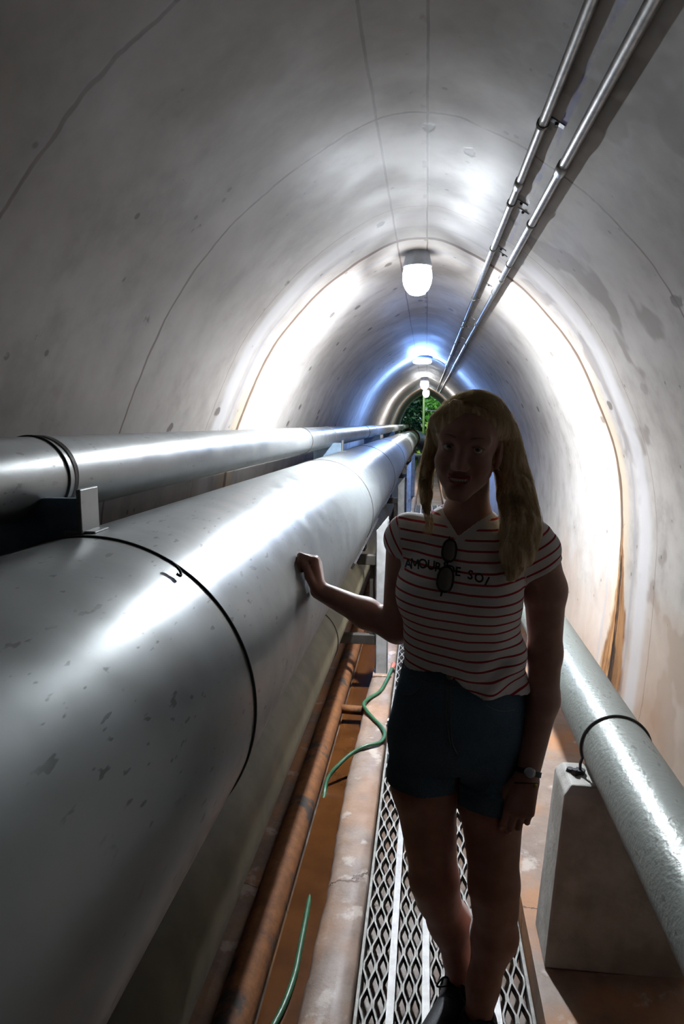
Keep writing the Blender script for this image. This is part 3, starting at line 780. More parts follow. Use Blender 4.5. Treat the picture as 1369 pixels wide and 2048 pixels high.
for sx in (-1, 1):
    c = np.array([sx*.0315, .0640, .0]); look = nrm(np.array([0, 0, 1.6])-from_head(c)); e = ball('eye', from_head(c), .0128, M['eye'], body)
    disc('iris', from_head(c)+look*.01215, look, .0058, M['iris'], e); disc('pupil', from_head(c)+look*.0127, look, .0026, M['pupil'], e)
    br = [(sx*.015, .0885, .0225), (sx*.027, .0850, .0255), (sx*.039, .0765, .0262), (sx*.050, .0635, .0215)]
    MB().tube([from_head(p) for p in spline(br, 6)], np.interp(np.linspace(0, 1, 19), [0, .4, 1], [.0016, .0021, .0007]), 8).build('eyebrow', M['brow'], body)
    ls = [(sx*.0175, .0745, .002), (sx*.025, .0805, .0058), (sx*.0335, .080, .0064), (sx*.042, .0735, .0042), (sx*.047, .067, .001)]
    MB().tube([from_head(p) for p in spline(ls, 6)], .0011, 6).build('eyelashes', M['brow'], body)
tv = []
for kx in range(-4, 4):
    xx = (kx+.5)*.0056; yy = .0805-xx*xx*16; zz = -.0688+8*xx*xx
    ball('tooth', from_head((xx, yy, zz)), .0036, M['teeth'], body, (.78, .6, 1.25), 12, 8, HR)
ball('earring', from_head((.0765, .002, -.0475)), .0032, simple('silver stud', (.8, .8, .8), .15, .9), body)

# ------------------------------------------------------------------ hair
def hair_mat(name='blonde hair', ca=(.92, .78, .54), cb=(.66, .48, .26), tr=.22):
    g = G(name); st = g.noise(1, 4, .6, v=g.mapping((160, 160, 9)))
    col = g.mix(g.mr(st, .35, .65), ca, cb)
    p = g.n('ShaderNodeBsdfPrincipled'); g.put(p.inputs['Base Color'], col); p.inputs['Roughness'].default_value = .42; p.inputs['Specular IOR Level'].default_value = .4
    g.put(p.inputs['Normal'], g.bump(st, .5, .004))
    t = g.n('ShaderNodeBsdfTranslucent'); g.put(t.inputs[0], col); mx = g.n('ShaderNodeMixShader'); mx.inputs[0].default_value = tr
    g.nt.links.new(p.outputs[0], mx.inputs[1]); g.nt.links.new(t.outputs[0], mx.inputs[2]); g.nt.links.new(mx.outputs[0], g.out.inputs[0]); return g.m
M['hair'] = hair_mat()
HC = from_head((0, -.018, .036))
RM = [from_head((.050, .0, .088)), from_head((.074, -.034, .035)), np.array([.196, 1.628, 1.49]), np.array([.208, 1.60, 1.42]), np.array([.214, 1.550, 1.35]), np.array([.205, 1.525, 1.30]), np.array([.190, 1.508, 1.245])]
RR = [.020, .026, .031, .036, .040, .032, .010]
LM = [from_head((-.030, .045, .088)), from_head((-.068, .012, .045)), from_head((-.078, -.005, -.01)), np.array([.001, 1.592, 1.47]), np.array([.001, 1.585, 1.42]), np.array([.006, 1.578, 1.375])]
LR = [.014, .018, .0135, .011, .0095, .005]
BM = [from_head((0, -.085, .03)), from_head((-.01, -.075, -.05)), np.array([.095, 1.680, 1.42]), np.array([.10, 1.700, 1.36])]
BR = [.05, .055, .045, .02]
def hair_sdf(P):
    q = to_head(P)
    cut = .88*(q[:, 1]-.056)-.48*(q[:, 2]-.080)+np.clip(np.abs(q[:, 0])-.03, 0, 1)*.25-np.clip(-q[:, 0]-.004, 0, .07)*.55
    gr = .001+.0085*np.clip(-cut/.028, 0, 1)
    cap = ell(q, (0, -.016, .030), (.071, .087, .0735))-gr
    low = -(q[:, 2]+.055)
    cap = smax(smax(cap, cut, .004), low, .03)
    d = smin(cap, chain(P, RM, RR, .03), .02); d = smin(d, chain(P, LM, LR, .02), .012); d = smin(d, chain(P, BM, BR, .03), .03)
    # sweep of locks
    ang = np.arctan2(q[:, 0], q[:, 1]+.02); lock = np.sin(ang*26+q[:, 2]*60)*.0012+np.sin(P[:, 0]*260+P[:, 2]*28+np.sin(P[:, 2]*30)*2)*.0016*np.clip((1.50-P[:, 2])/.06, 0, 1)
    d = d+lock
    ear = ell(q, (.083, .008, -.016), (.026, .028, .040)); d = smax(d, -ear, .008)      # tucked behind the ear in view
    face = ell(q, (0, .085, -.03), (.056, .05, .098)); d = smax(d, -face, .01)
    return d
P, F = surface_nets(hair_sdf, (-.05, 1.45, 1.20), (.28, 1.78, 1.68), .0030)
hair = mesh('hair', P, F, M['hair'], body)
SV = []; SF = []; SN = [0]
def strands(A, r):
    """A: K x n x 3 paths, all turned into thin three-sided fibres"""
    A = np.asarray(A, float); K, n, _ = A.shape; r = np.broadcast_to(np.asarray(r, float), (K,))
    T = np.gradient(A, axis=1); T /= np.linalg.norm(T, axis=2)[..., None]+1e-12
    U = np.cross(T, np.array([.3, 1., .2])); U /= np.linalg.norm(U, axis=2)[..., None]+1e-9; W = np.cross(T, U)
    tp = np.interp(np.linspace(0, 1, n), [0, .7, 1], [1, 1, .35])[None, :, None]*r[:, None, None]
    V = np.stack([A+(U*math.cos(2*PI*j/3)+W*math.sin(2*PI*j/3))*tp for j in range(3)], 2).reshape(-1, 3)
    k = np.arange(K)[:, None, None]*n*3; i = np.arange(n-1)[None, :, None]*3; j = np.arange(3)[None, None, :]; j2 = (j+1) % 3
    F = np.stack([k+i+j, k+i+j2, k+i+3+j2, k+i+3+j], -1).reshape(-1, 4)+SN[0]
    SV.append(V); SF.append(F); SN[0] += len(V)
def mass(pts, rs, count, lo_=.0, hi_=.002, r=.0004, part=None, wob=.0025):
    P = np.asarray(pts, float); rs = np.asarray(rs, float); kk = len(P); out = []
    S = spline(P, 10); R = np.interp(np.linspace(0, kk-1, len(S)), np.arange(kk), rs)
    T = np.gradient(S, axis=0); T /= np.linalg.norm(T, axis=1)[:, None]; U = np.cross(T, (0, 1, 0)); U /= np.linalg.norm(U, axis=1)[:, None]; W = np.cross(T, U)
    for _ in range(count):
        ln = part if part else RNG.uniform(.75, 1.); st = RNG.uniform(0, 1-ln); f = np.linspace(st, st+ln, 16)*(len(S)-1)
        g_ = lambda X: np.stack([np.interp(f, np.arange(len(S)), X[:, c]) for c in range(3)], 1)
        p, u, w_, rr = g_(S), g_(U), g_(W), np.interp(f, np.arange(len(S)), R)
        a = RNG.uniform(0, 2*PI)+.3*np.sin(f*.12+RNG.uniform(0, 6)); k = np.interp(np.linspace(0, 1, 16), [0, .5, 1], RNG.uniform(lo_, hi_, 3))
        out.append(p+(u*np.cos(a)[:, None]+w_*np.sin(a)[:, None])*(rr+k)[:, None]+wob*np.sin(f*.35+RNG.uniform(0, 6))[:, None]*u)
    strands(out, r*RNG.uniform(.7, 1.3, count))
mass(RM, RR, 420); mass(LM, LR, 160); mass(BM, BR, 140)
mass(LM[2:]+[np.array([.010, 1.56, 1.345]), np.array([.002, 1.545, 1.325])], LR[2:]+[.008, .006], 60, 0, .004)
def crown(count, lo_, hi_, r, sp=(.3, .9)):
    out = []
    while len(out) < count:
        side = -1 if RNG.random() < .55 else 1; y = RNG.uniform(-.085, .066); a0 = RNG.uniform(-.35, 1.0); a = (a0+RNG.uniform(*sp)*np.linspace(0, 1, 16))*side
        k = math.sqrt(max(1-(y/.098)**2, .04)); h = np.interp(np.linspace(0, 1, 16), [0, .5, 1], RNG.uniform(lo_, hi_, 3))
        Q = np.stack([(.0795+h)*k*np.sin(a)+.010*np.cos(a), -.016+y-.010*np.abs(a), .030+(.082+h)*k*np.cos(a)], 1)
        c = .88*(Q[:, 1]-.056)-.48*(Q[:, 2]-.080)+np.clip(np.abs(Q[:, 0])-.03, 0, 1)*.25-np.clip(-Q[:, 0]-.004, 0, .07)*.55
        if (c < .001).all() and Q[:, 2].min() > -.02: out.append(H0+Q@HR.T)
    strands(out, r*RNG.uniform(.7, 1.3, count))
crown(900, -.0005, .0012, .0004)
MB_ = mesh('hair_strands', np.vstack(SV), np.vstack(SF), M['hair'], hair)
SV.clear(); SF.clear(); SN[0] = 0
# fine loose hair standing off the head, lit through from behind
def fine_hair():
    g = G('fine blonde hair'); t = g.n('ShaderNodeBsdfTranslucent'); g.put(t.inputs[0], (.95, .86, .68)); r = g.n('ShaderNodeBsdfRefraction'); g.put(r.inputs[0], (.97, .92, .80))
    r.inputs['Roughness'].default_value = .5; r.inputs['IOR'].default_value = 1.06; d = g.n('ShaderNodeBsdfDiffuse'); g.put(d.inputs[0], (.90, .78, .55))
    m1 = g.n('ShaderNodeMixShader'); m1.inputs[0].default_value = .12; g.nt.links.new(t.outputs[0], m1.inputs[1]); g.nt.links.new(r.outputs[0], m1.inputs[2])
    m2 = g.n('ShaderNodeMixShader'); m2.inputs[0].default_value = .25; g.nt.links.new(m1.outputs[0], m2.inputs[1]); g.nt.links.new(d.outputs[0], m2.inputs[2])
    g.nt.links.new(m2.outputs[0], g.out.inputs[0]); return g.m
M['hair_fine'] = fine_hair()
crown(2300, .002, .014, .00032, (.2, .55)); mass(RM, RR, 1100, .001, .009, .0003, .35); mass(LM, LR, 500, .001, .007, .0003, .35)
crown(40, .006, .022, .0002, (.3, .7))
mesh('flyaway_hair', np.vstack(SV), np.vstack(SF), M['hair_fine'], hair)

# ------------------------------------------------------------------ shirt, shorts, shoes
shirt_st = Stack([(1.385, .10, 1.645, .055, .05), (1.362, .10, 1.645, .086, .062), (1.337, .105, 1.640, .130, .070), (1.30, .107, 1.633, .153, .085), (1.25, .095, 1.628, .150, .100),
                  (1.18, .084, 1.620, .144, .112), (1.12, .090, 1.622, .141, .112), (1.05, .098, 1.628, .143, .112), (.99, .102, 1.632, .152, .122), (.93, .102, 1.635, .160, .128)], 2.25)
SLD, SRD = nrm(np.subtract(ELL, SHL)), nrm(np.array([.055, .015, -.12]))
SLA, SRA = np.array([-.035, 1.635, 1.315]), np.array([.245, 1.628, 1.302])
def folds(P):
    x, y, z = P.T; low = np.clip((1.12-z)/.14, 0, 1)
    f = .005*np.sin(26*x+38*z+3*np.sin(14*z))*low+.007*np.sin(62*z-34*x+2*np.sin(20*x))*low*np.clip((x-.06)/.12, .15, 1)
    f += .0022*np.sin(70*x+20*z)*np.clip((1.06-z)/.08, 0, 1)
    f += .0020*np.sin(55*(z+.7*x)+1.5)*np.clip(1-np.abs(x-.20)/.06, 0, 1)+.0018*np.sin(50*(z-.8*x))*np.clip(1-np.abs(x+.02)/.06, 0, 1)
    return f
def shirt_solid(P, g=0):
    d = shirt_st(P, g)
    br = smin(ell(P, (.018, 1.565, 1.185), (.070+g, .066+g, .070+g)), ell(P, (.142, 1.56, 1.182), (.070+g, .066+g, .070+g)), .05)
    d = smin(d, br, .05)
    s1 = rcone(P, SLA, np.asarray(SHL)+SLD*.12+np.array([-.006, 0, 0]), .058+g, .054+g)
    s2 = rcone(P, SRA, np.array([.292, 1.632, 1.17]), .062+g, .064+g)
    if g == 0:
        s1 = np.maximum(s1, (P-(np.asarray(SHL)+np.array([-.02, 0, -.012])))@nrm((-.62, .1, -.60))-.004)
        s2 = np.maximum(s2, (P-np.array([.27, 1.62, 1.243]))@nrm((.45, .05, -.80)))
    sl = np.minimum(s1, s2)
    d = smin(d, sl, .02)
    d = np.minimum(d+folds(P), smin(torso(P), np.minimum(np.linalg.norm(P-SHL, axis=1)-.047, np.linalg.norm(P-SHR, axis=1)-.050), .028)-.0075-g)
    return d
HEMX = np.array([-.10, -.05, .0, .04, .07, .10, .14, .20, .30]); HEMZ = np.array([1.005, 1.003, 1.010, 1.014, 1.008, .985, .965, .957, .955])
VB = np.array([.077, 1.328])
def shirt_sdf(P):
    d = np.maximum(shirt_solid(P), -shirt_solid(P, -.0055))
    x, y, z = P.T
    hem = np.interp(x, HEMX, HEMZ)+.004*np.sin(40*x); hem = np.where(y > 1.6, .975, hem)
    d = np.maximum(d, (hem-z)*.9)
    sl = np.where(x < VB[0], (VB[0]-x)*1.5, (x-VB[0])*.72); front = (z-(VB[1]+sl))*np.where(x < VB[0], .55, .8)
    frontm = np.maximum(front, np.where(x < VB[0], 0, 0)+z*0-1)
    d = np.maximum(d, np.where(y < 1.64, frontm, z-1.39))
    return d
P, F = surface_nets(shirt_sdf, (-.14, 1.44, .93), (.38, 1.80, 1.44), .0028)
def shirt_mat():
    g = G('white tee with red stripes'); at = g.n('ShaderNodeAttribute'); at.attribute_name = 'stripe'; s_ = at.outputs['Fac']
    ph = g.ma('ABSOLUTE', g.ma('SUBTRACT', g.ma('FRACT', g.ma('ADD', s_, 100.)), .5)); ln = g.mr(ph, .09, .11, 1., 0.)
    pl = g.n('ShaderNodeAttribute'); pl.attribute_name = 'plain'; ln = g.ma('MULTIPLY', ln, g.ma('SUBTRACT', 1., pl.outputs['Fac']))
    wv = g.noise(500, 2)
    return g.bsdf(g.mix(ln, g.mix(g.mr(wv, .3, .7), (.88, .86, .87), (.80, .78, .79)), (.42, .03, .045)), .85, 0, g.bump(wv, .15, .001), .2)
M['shirt'] = shirt_mat()
shirt = mesh('striped_shirt', P, F, M['shirt'], body)
x, y, z = P.T
sl_ = np.interp(x, [-.12, -.05, .02, .10, .16, .26], [-.004, .000, .010, .020, .021, .012])+.0075*np.sin(34*x+22*z)*np.clip((1.10-z)/.12, 0, 1)*np.clip((x+.02)/.1, .3, 1)
st = (z+sl_)/.0225
sR = (P-SRA)@nrm((.45, .05, -.80)); sL = (P-SLA)@nrm((-.80, .1, -.45))
dR = rcone(P, SRA+np.array([.02, 0, -.02]), np.array([.283, 1.632, 1.20]), .05, .058); isR = (x > .215)&(z > 1.17)&(x+.25*(z-1.25) > .228)
isL = (x < -.044)&(z > 1.245)&(x+.15*(z-1.27) < -.050)
st = np.where(isR, sR/.0225+.28, np.where(isL, sL/.0225+.3, st))
pl = ((z > VB[1]-.012+np.where(x < VB[0], (VB[0]-x)*1.5, (x-VB[0])*.72)-.006)&(y < 1.63)).astype(float)
for nm_, v_ in (('stripe', st), ('plain', pl)):
    a_ = shirt.data.attributes.new(nm_, 'FLOAT', 'POINT'); a_.data.foreach_set('value', v_.astype(np.float32))
bvh = BVHTree.FromPolygons([tuple(p) for p in P], F.tolist())
def on_shirt(x, z, off=.0012):
    """point on the front of the shirt at (x, z)"""
    h_ = bvh.ray_cast(Vector((x, 1.3, z)), Vector((0, 1, 0)))
    return np.array([x, (h_[0].y if h_[0] else 1.52)-off, z])

# black letters across the chest, laid on the cloth
M['ink'] = simple('black flock lettering', (.012, .012, .014), .7)
letters = [('A', -.037, 1.260, .08), ('M', -.0213, 1.264, .02), ('O', -.003, 1.266, -.02), ('U', .0158, 1.265, -.06), ('R', .031, 1.262, -.10), ('D', .0597, 1.257, -.12), ('E', .0755, 1.254, -.10), ('S', .103, 1.248, -.14), ('O', .122, 1.243, -.2), ('I', .139, 1.237, -.55)]
for ch, lx, lz, rot in letters:
    cu = bpy.data.curves.new('letter_curve', 'FONT'); cu.body = ch; cu.size = .0255; cu.align_x = 'CENTER'; cu.align_y = 'CENTER'; cu.offset = .0005; cu.resolution_u = 4
    ob = bpy.data.objects.new('letter_tmp', cu); C.objects.link(ob)
    bpy.context.view_layer.update()
    me = bpy.data.meshes.new_from_object(ob.evaluated_get(bpy.context.evaluated_depsgraph_get()))
    vv = np.array([v.co[:] for v in me.vertices]); ff = [tuple(p.vertices) for p in me.polygons]
    bpy.data.objects.remove(ob); bpy.data.curves.remove(cu); bpy.data.meshes.remove(me)
    import bmesh
    if ch == 'M':                                                  # five overlapping strokes
        w2, h2, tk = .0095, .0091, .0032
        pl_ = [((-w2, -h2), (-w2+tk, -h2), (-w2+tk, h2), (-w2, h2)), ((w2-tk, -h2), (w2, -h2), (w2, h2), (w2-tk, h2)),
               ((-w2+.0003, h2), (-tk*.55, -h2*.55), (tk*.55, -h2*.55), (-w2+tk+.0012, h2)), ((w2-tk-.0012, h2), (-tk*.55, -h2*.55), (tk*.55, -h2*.55), (w2-.0003, h2))]
        vv = np.array([(px_, py_, .00004*i) for i, q_ in enumerate(pl_) for px_, py_ in q_]); ff = [tuple(range(4*i, 4*i+4)) for i in range(4)]
    bm = bmesh.new(); bv = [bm.verts.new(v) for v in vv]
    for f_ in ff:
        try: bm.faces.new([bv[i] for i in f_])
        except ValueError: pass
    bmesh.ops.remove_doubles(bm, verts=bm.verts[:], dist=1e-5); bmesh.ops.triangulate(bm, faces=bm.faces[:])
    for _ in range(3):
        bmesh.ops.subdivide_edges(bm, edges=[e for e in bm.edges if e.calc_length() > .004], cuts=1); bmesh.ops.triangulate(bm, faces=bm.faces[:])
    vv = np.array([v.co[:] for v in bm.verts]); bm.verts.index_update(); ff = [tuple(v.index for v in f_.verts) for f_ in bm.faces]; bm.free()
    c_, s_ = math.cos(rot), math.sin(rot)
    Q = []
    for v in vv: Q.append(on_shirt(lx+v[0]*c_-v[1]*s_, lz+v[0]*s_+v[1]*c_, .0016+v[2]))
    k = len(Q); back = [p+np.array([0, .0012, 0]) for p in Q]
    mesh('letter', Q+back, ff+[tuple(i+k for i in f_[::-1]) for f_ in ff], M['ink'], shirt, smooth=False)

# shorts
hip = Stack([(1.035, .100, 1.637, .128, .098), (.99, .100, 1.637, .140, .108), (.93, .097, 1.637, .153, .116), (.86, .094, 1.637, .164, .122), (.79, .0935, 1.637, .164, .116), (.735, .0935, 1.637, .150, .095)], 2.3)
def shorts_solid(P, g=0):
    d = hip(P, g)
    l1 = rcone(P, (.022, 1.632, .83), (.006, 1.625, .69), .096+g, .0835+g); l2 = rcone(P, (.164, 1.632, .83), (.172, 1.613, .66), .096+g, .0855+g)
    d = smin(d, np.minimum(l1, l2), .03)
    d = np.minimum(d, smin(torso(P), np.minimum(chain(P, *LEGL, .03), chain(P, *LEGR, .03)), .03)-.008-g)
    x, y, z = P.T
    return d+.002*np.sin(50*z+30*x)*np.clip((.86-z)/.1, 0, 1)+.0015*np.sin(80*x+60*z)*np.clip((.8-z)/.1, 0, 1)
def shorts_sdf(P):
    x, y, z = P.T
    cuffL = .702+.03*(x-.08); cuffR = .678-.09*(x-.09)
    cz = np.where(x < .0885, cuffL, cuffR)
    roll = np.clip((cz+.050-z)/.004, 0, 1)*.0045
    d = shorts_solid(P)-roll
    d = np.maximum(d, -shorts_solid(P, -.006)); d = np.maximum(d, np.maximum(z-1.02, cz-z))
    gap = (np.abs(x-.0885)-.004); d = np.maximum(d, np.where(z < .752, -gap, -1))          # the slit between the legs
    return d
P, F = surface_nets(shorts_sdf, (-.11, 1.48, .64), (.30, 1.80, 1.05), .0030)
def denim():
    g = G('blue denim'); wv = g.noise(420, 2); nz = g.noise(9, 4)
    col = g.mix(g.mr(nz, .3, .7), (.10, .17, .25), (.065, .115, .18))
    return g.bsdf(g.mix(g.ma('MULTIPLY', g.mr(wv, .4, .6), .35), col, (.2, .27, .34)), .85, 0, g.bump(wv, .2, .001), .2)
M['denim'] = denim(); M['stitch'] = simple('pale denim stitching', (.22, .25, .27), .8)
shorts = mesh('denim_shorts', P, F, M['denim'], body)
bv2 = BVHTree.FromPolygons([tuple(p) for p in P], F.tolist())
def on_shorts(x, z, off=.001):
    h_ = bv2.ray_cast(Vector((x, 1.3, z)), Vector((0, 1, 0))); return np.array([x, (h_[0].y if h_[0] else 1.52)-off, z])
for lo_, nm_ in (([(.066, 1.0), (.066, .96), (.067, .90), (.072, .85), (.085, .82)], 'fly_stitch'), ([(.055, .999), (.056, .95), (.058, .90), (.068, .84)], 'fly_stitch'),
                 ([(.130, .995), (.133, .965), (.150, .940), (.180, .925), (.215, .922)], 'pocket_stitch'), ([(.0, .995), (-.006, .965), (-.022, .945), (-.045, .935)], 'pocket_stitch'),
                 ([(-.03, .985), (.02, .983), (.06, .981), (.10, .98), (.16, .978)], 'waist_stitch')):
    MB().tube([on_shorts(*p) for p in spline(lo_, 6)], .0012, 6).build(nm_, M['stitch'], shorts)
c = on_shorts(.064, 1.003, .0); MB().lathe(c, [(.0085, .002), (.0085, -.002), (.006, -.0035), (.001, -.0032)], 20, axis=1).build('button', simple('brushed waist button', (.45, .43, .38), .35, .8), shorts)

# shoes
M['shoe'] = simple('black shoe fabric', (.018, .02, .024), .6, 0, .3, 60, .3); M['sole'] = simple('black shoe sole', (.03, .03, .03), .7)
for a, t, v, heel in (FL, FR):
    def sh(P, a=a, t=t, v=v, heel=heel):
        up = smin(rcone(P, (a[0], a[1], .095), (a[0], a[1], .05), .044, .044), rcone(P, (a[0]+v[0]*.02, a[1]+v[1]*.02, .06), (t[0]-v[0]*.03, t[1]-v[1]*.03, .042), .044, .034), .03)
        up = smin(up, rcone(P, (heel[0], heel[1], .055), (a[0], a[1], .05), .036, .042), .03)
        return np.maximum(np.maximum(up, .022-P[:, 2]), P[:, 2]-.108)
    lo_ = np.minimum(heel, t)-.07; hi_ = np.maximum(heel, t)+.07
    P, F = surface_nets(sh, (lo_[0], lo_[1], 0.0), (hi_[0], hi_[1], .13), .003)
    s_ = mesh('shoe', P, F, M['shoe'], body)
    def so(P, a=a, t=t, v=v, heel=heel):
        q = P.copy(); q[:, 2] = 0
        h2 = np.array([heel[0], heel[1], 0]); t2 = np.array([t[0]-v[0]*.03, t[1]-v[1]*.03, 0]); d = smin(rcone(q, h2, t2, .037, .040), rcone(q, t2, t2+v*.001, .043, .043), .03)
        return np.maximum(d, np.abs(P[:, 2]-.0155)-.0105)
    P, F = surface_nets(so, (lo_[0], lo_[1], -.003), (hi_[0], hi_[1], .04), .003)
    mesh('sole', P, F, M['sole'], s_)
    sd = np.array([-v[1], v[0], 0]); lb = MB()
    for k in range(4):
        c = a+v*(.030+.019*k); zz = .108-.010*k
        lb.tube(spline([c-sd*.026+np.array([0, 0, zz-.066]), c-v*.004+np.array([0, 0, zz-.052]), c+sd*.026+np.array([0, 0, zz-.066])], 6), .0028, 8)
    c = a+v*.028+np.array([0, 0, .05])
    lb.tube(spline([c, c+sd*.03+v*.012+np.array([0, 0, .012]), c+sd*.045+v*.03-np.array([0, 0, .012]), c+sd*.02+v*.02-np.array([0, 0, .004]), c], 8), .0026, 8)
    lb.tube(spline([c, c-sd*.03+v*.014+np.array([0, 0, .012]), c-sd*.045+v*.03-np.array([0, 0, .012]), c-sd*.02+v*.02-np.array([0, 0, .004]), c], 8), .0026, 8)
    lb.build('laces', M['sole'], s_)

# watch and bracelet on her left wrist
wd = nrm(WR-np.array([.286, 1.60, .93])); 
def wrist_ring(name, c, R, r, wth, m, parent, tilt=(0, 0, 0)):
    ax = nrm(wd+np.array(tilt)); u = nrm(np.cross(ax, (0, 1, 0))); v = np.cross(ax, u); V = []; F = []; k = 40
    prof = [(-wth, 0), (wth, 0), (wth, r), (-wth, r)]
    for j in range(k):
        a = 2*PI*j/k; rd = u*math.cos(a)*1.06+v*math.sin(a)
        for pw, pr in prof: V.append(np.asarray(c)+rd*(R+pr)+ax*pw)
    for j in range(k):
        for i in range(4): F.append((j*4+i, j*4+(i+1) % 4, ((j+1) % k)*4+(i+1) % 4, ((j+1) % k)*4+i))
    return mesh(name, V, F, m, parent, smooth=False)
wc = WR-wd*.014
watch = wrist_ring('watch', wc, .0262, .0022, .006, simple('black watch strap', (.015, .015, .015), .5), body)
out = nrm(np.array([-.12, -1, .1])); out = nrm(out-wd*(out@wd))
ctr = wc+out*.0275
V = []; F = []; a1 = nrm(np.cross(out, (0, 0, 1.))); b1 = np.cross(out, a1); k = 32
for rr, h in ((.0125, -.003), (.0135, .002), (.0125, .004), (.0115, .0042)):
    for j in range(k): V.append(ctr+(a1*math.cos(2*PI*j/k)+b1*math.sin(2*PI*j/k))*rr+out*h)
F = [(i*k+j, i*k+(j+1) % k, (i+1)*k+(j+1) % k, (i+1)*k+j) for i in range(3) for j in range(k)]+[tuple(range(k))]
mesh('watch_case', V, F, simple('silver watch case', (.7, .7, .72), .2, .9), watch, smooth=False)
disc('watch_dial', ctr+out*.0042, out, .0118, simple('pale watch dial', (.78, .82, .92), .3, var=.03), watch, .0008)
bc = WR+wd*.012
brc = wrist_ring('bracelet', bc, .0262, .0018, .0012, simple('dark bracelet cord', (.02, .02, .02), .6), body, (.25, -.05, .1))
ball('charm', bc+nrm(out+np.array([.65, .2, 0]))*.029-np.array([0, 0, .006]), .0052, simple('dull gold charm', (.45, .33, .06), .35, .7), brc)

# sunglasses hooked in the neckline
M['lens'] = simple('grey-green mirrored lens', (.24, .235, .20), .12, .55, var=.15); M['sgf'] = simple('black sunglass frame', (.015, .015, .015), .25)
top = on_shirt(.0595, 1.322, .016); bot = on_shirt(.043, 1.212, .016)
sg = thing('sunglasses', tuple(top), 'dark sunglasses hanging folded from the woman\'s shirt neckline', 'sunglasses')
dn = nrm(bot-top); ow = nrm(np.array([.05, -1, .12])); ow = nrm(ow-dn*(ow@dn)); sd = np.cross(dn, ow)
ft = MB()
for cpos, rx, ry in ((.026, .0155, .026), (.094, .0175, .029)):
    c = top+dn*cpos; k = 36; ring = []
    for j in range(k+1):
        a = 2*PI*j/k; sq = lambda t_: math.copysign(abs(t_)**.85, t_)
        ring.append(c+sd*rx*sq(math.cos(a))+dn*ry*sq(math.sin(a))-ow*.0030*math.cos(2*a))
    ft.tube(ring, .0026, 8, caps=False)
    V = [c+ow*.0035]+[p*.999+c*.001 for p in ring[:-1]]+[c+ow*.0015-ow*.002]+[p-ow*.0016 for p in ring[:-1]]
    F = [(0, 1+j, 1+(j+1) % k) for j in range(k)]+[(k+1, k+2+(j+1) % k, k+2+j) for j in range(k)]
    mesh('lens', V, F, M['lens'], sg)
ft.tube(spline([top+dn*.051+sd*.004, top+dn*.058+sd*.007+ow*.002, top+dn*.066+sd*.004], 5), .0024, 8)
ft.build('frame', M['sgf'], sg)
for q_, e_ in ((-.002, 1), (.125, -1)):
    p0 = top+dn*q_+sd*.004
    MB().tube(spline([p0-ow*.002, p0+dn*.01*e_*-.5-ow*.004, p0+dn*.03*e_-ow*.009-sd*.003, p0+dn*.07*e_-ow*.011-sd*.004, p0+dn*.112*e_-ow*.010-sd*.002], 6), .0022, 8).build('temple', M['sgf'], sg)
# ------------------------------------------------------------------ outside the far mouth
def leafm(name, a, b_):
    g = G(name); nz = g.noise(3, 3); k = g.n('ShaderNodeBsdfPrincipled'); col = g.mix(g.mr(nz, .35, .65), a, b_)
    g.put(k.inputs['Base Color'], col); k.inputs['Roughness'].default_value = .5
    t = g.n('ShaderNodeBsdfTranslucent'); g.put(t.inputs[0], col); mx = g.n('ShaderNodeMixShader'); mx.inputs[0].default_value = .35
    g.nt.links.new(k.outputs[0], mx.inputs[1]); g.nt.links.new(t.outputs[0], mx.inputs[2]); g.nt.links.new(mx.outputs[0], g.out.inputs[0]); return g.m
M['leaf_dark'] = leafm('dark green leaf', (.015, .07, .018), (.008, .04, .02)); M['leaf'] = leafm('bright green leaf', (.10, .30, .03), (.045, .19, .025)); M['leaf_y'] = leafm('yellow-green leaf', (.28, .40, .04), (.12, .28, .03))
M['soil'] = simple('dark soil', (.05, .06, .03), .9, scale=3); M['trunk'] = simple('mossy trunk', (.07, .10, .04), .9, scale=6); M['gpost'] = simple('green painted post', (.14, .26, .06), .5)
gb = MB(); gb.box((-14, 28.2, -.5), (14, 60, -.05)); tag(gb.build('ground', M['soil'], smooth=False), kind='structure')
def shrub(c, r, nleaf, size, m, label, stems=5):
    t = thing('shrub', (c[0], c[1], -.05), label, 'shrub', 'greenery outside the far tunnel mouth'); lb = MB(); r = np.array(r, float)
    for _ in range(nleaf):
        v = RNG.normal(size=3); v /= np.linalg.norm(v); p = np.array(c)+v*r*RNG.uniform(.45, 1)**.6
        d = nrm(v*.6+RNG.normal(size=3)*.7+np.array([0, 0, -.2])); u = nrm(np.cross(d, RNG.normal(size=3))); L = size*RNG.uniform(.6, 1.3); w_ = L*.27; nn = np.cross(d, u)
        lb.add([p, p+d*L*.45+u*w_+nn*L*.04, p+d*L-nn*L*.1, p+d*L*.45-u*w_+nn*L*.04, p+d*L*.5-nn*L*.03], [(0, 1, 4), (1, 2, 4), (2, 3, 4), (3, 0, 4)])
    lb.build('foliage', m, t)
    sm = MB()
    for _ in range(stems):
        q = np.array(c)+RNG.normal(size=3)*r*.3; sm.tube(spline([(c[0]+RNG.normal()*.08, c[1], -.06), (c[0]+(q[0]-c[0])*.5, c[1], (q[2]-.05)*.5), q], 6), .025, 6)
    sm.build('stem', M['trunk'], t)
shrub((-1.5, 33.5, 1.4), (1.15, .8, 1.6), 1500, .22, M['leaf_dark'], 'dark green shrub outside the tunnel mouth, left of the green post')
shrub((.75, 33.0, 2.0), (.75, .7, .75), 900, .20, M['leaf'], 'bright green shrub outside the tunnel mouth, right of the green post')
shrub((.55, 31.5, .75), (.55, .5, .7), 420, .30, M['leaf_y'], 'yellow-green bush outside the tunnel mouth, low right of the post')
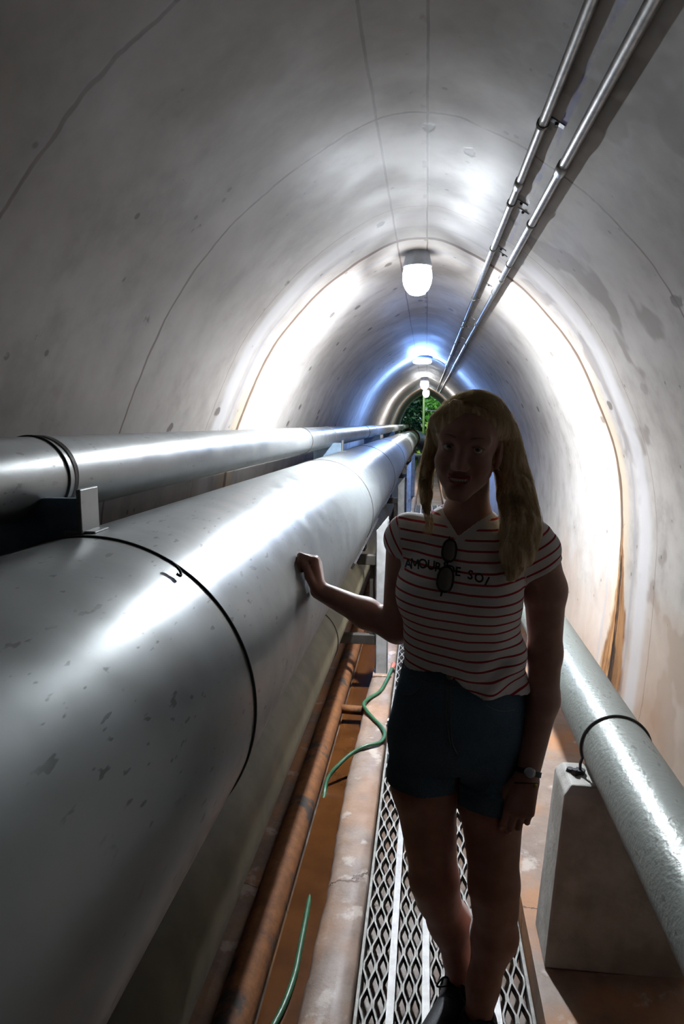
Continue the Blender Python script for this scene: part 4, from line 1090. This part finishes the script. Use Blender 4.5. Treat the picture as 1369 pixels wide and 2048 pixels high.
shrub((-.55, 31.6, .35), (.5, .5, .5), 420, .26, M['leaf_y'], 'low yellow-green bush where the fat pipe leaves the tunnel')
shrub((-2.6, 37, 2.2), (2.6, 1.2, 2.6), 2200, .40, M['leaf_dark'], 'large dark thicket far behind the tunnel mouth, to the left', 8)
shrub((2.4, 37, 2.2), (2.6, 1.2, 2.6), 2200, .40, M['leaf'], 'large green thicket far behind the tunnel mouth, to the right', 8)
shrub((0, 39, 3.2), (3.6, 1.2, 3.2), 2200, .50, M['leaf_dark'], 'tall dark thicket closing the view beyond the tunnel mouth', 8)
t = thing('fence_post', (-.13, 31.0, -.05), 'light green post standing in the tunnel mouth greenery', 'post')
MB().tube([(-.13, 31, -.1), (-.13, 31, 3.2)], .055, 16).build('post', M['gpost'], t)
t = thing('fence_wire', (.4, 31, 1.85), 'thin pale rail running right from the green post', 'rail')
MB().tube([(-.1, 31, 1.87), (1.6, 31, 1.82)], .012, 8).build('wire', M['galv'], t)
sl = bpy.data.lights.new('sun', 'SUN'); sl.energy = 7; sl.angle = .05; so_ = bpy.data.objects.new('sun', sl); C.objects.link(so_); so_.rotation_euler = (math.radians(38), 0, math.radians(-25))

# ------------------------------------------------------------------ camera, world, render look
cam = bpy.data.cameras.new('camera'); co = bpy.data.objects.new('camera', cam); C.objects.link(co)
co.location = (0, 0, 1.6)
cam.sensor_fit = 'VERTICAL'; cam.sensor_height = 24; cam.lens = 24*1365/2048; cam.clip_start = .05; cam.clip_end = 300
yaw, pit = .12236335, .13902409
co.rotation_euler = (PI/2-pit, 0, yaw)
SC.camera = co
w = bpy.data.worlds.new('sky'); SC.world = w; w.use_nodes = True
bg = w.node_tree.nodes['Background']; bg.inputs[0].default_value = (.45, .62, 1, 1); bg.inputs[1].default_value = .9
vs = SC.view_settings; vs.view_transform = 'Standard'; vs.look = 'None'; vs.exposure = -.15; vs.gamma = 1; vs.use_curve_mapping = False
cy = SC.cycles
cy.max_bounces = 7; cy.diffuse_bounces = 5; cy.glossy_bounces = 3; cy.transmission_bounces = 6; cy.sample_clamp_indirect = 3; cy.blur_glossy = 1.; cy.caustics_reflective = False; cy.caustics_refractive = False
cy.use_denoising = True

w.cycles.sampling_method = 'MANUAL'; w.cycles.sample_map_resolution = 64
cy.denoising_prefilter = 'ACCURATE'; cy.denoising_input_passes = 'RGB_ALBEDO_NORMAL'
cy.use_adaptive_sampling = True; cy.adaptive_threshold = .02; cy.adaptive_min_samples = 20
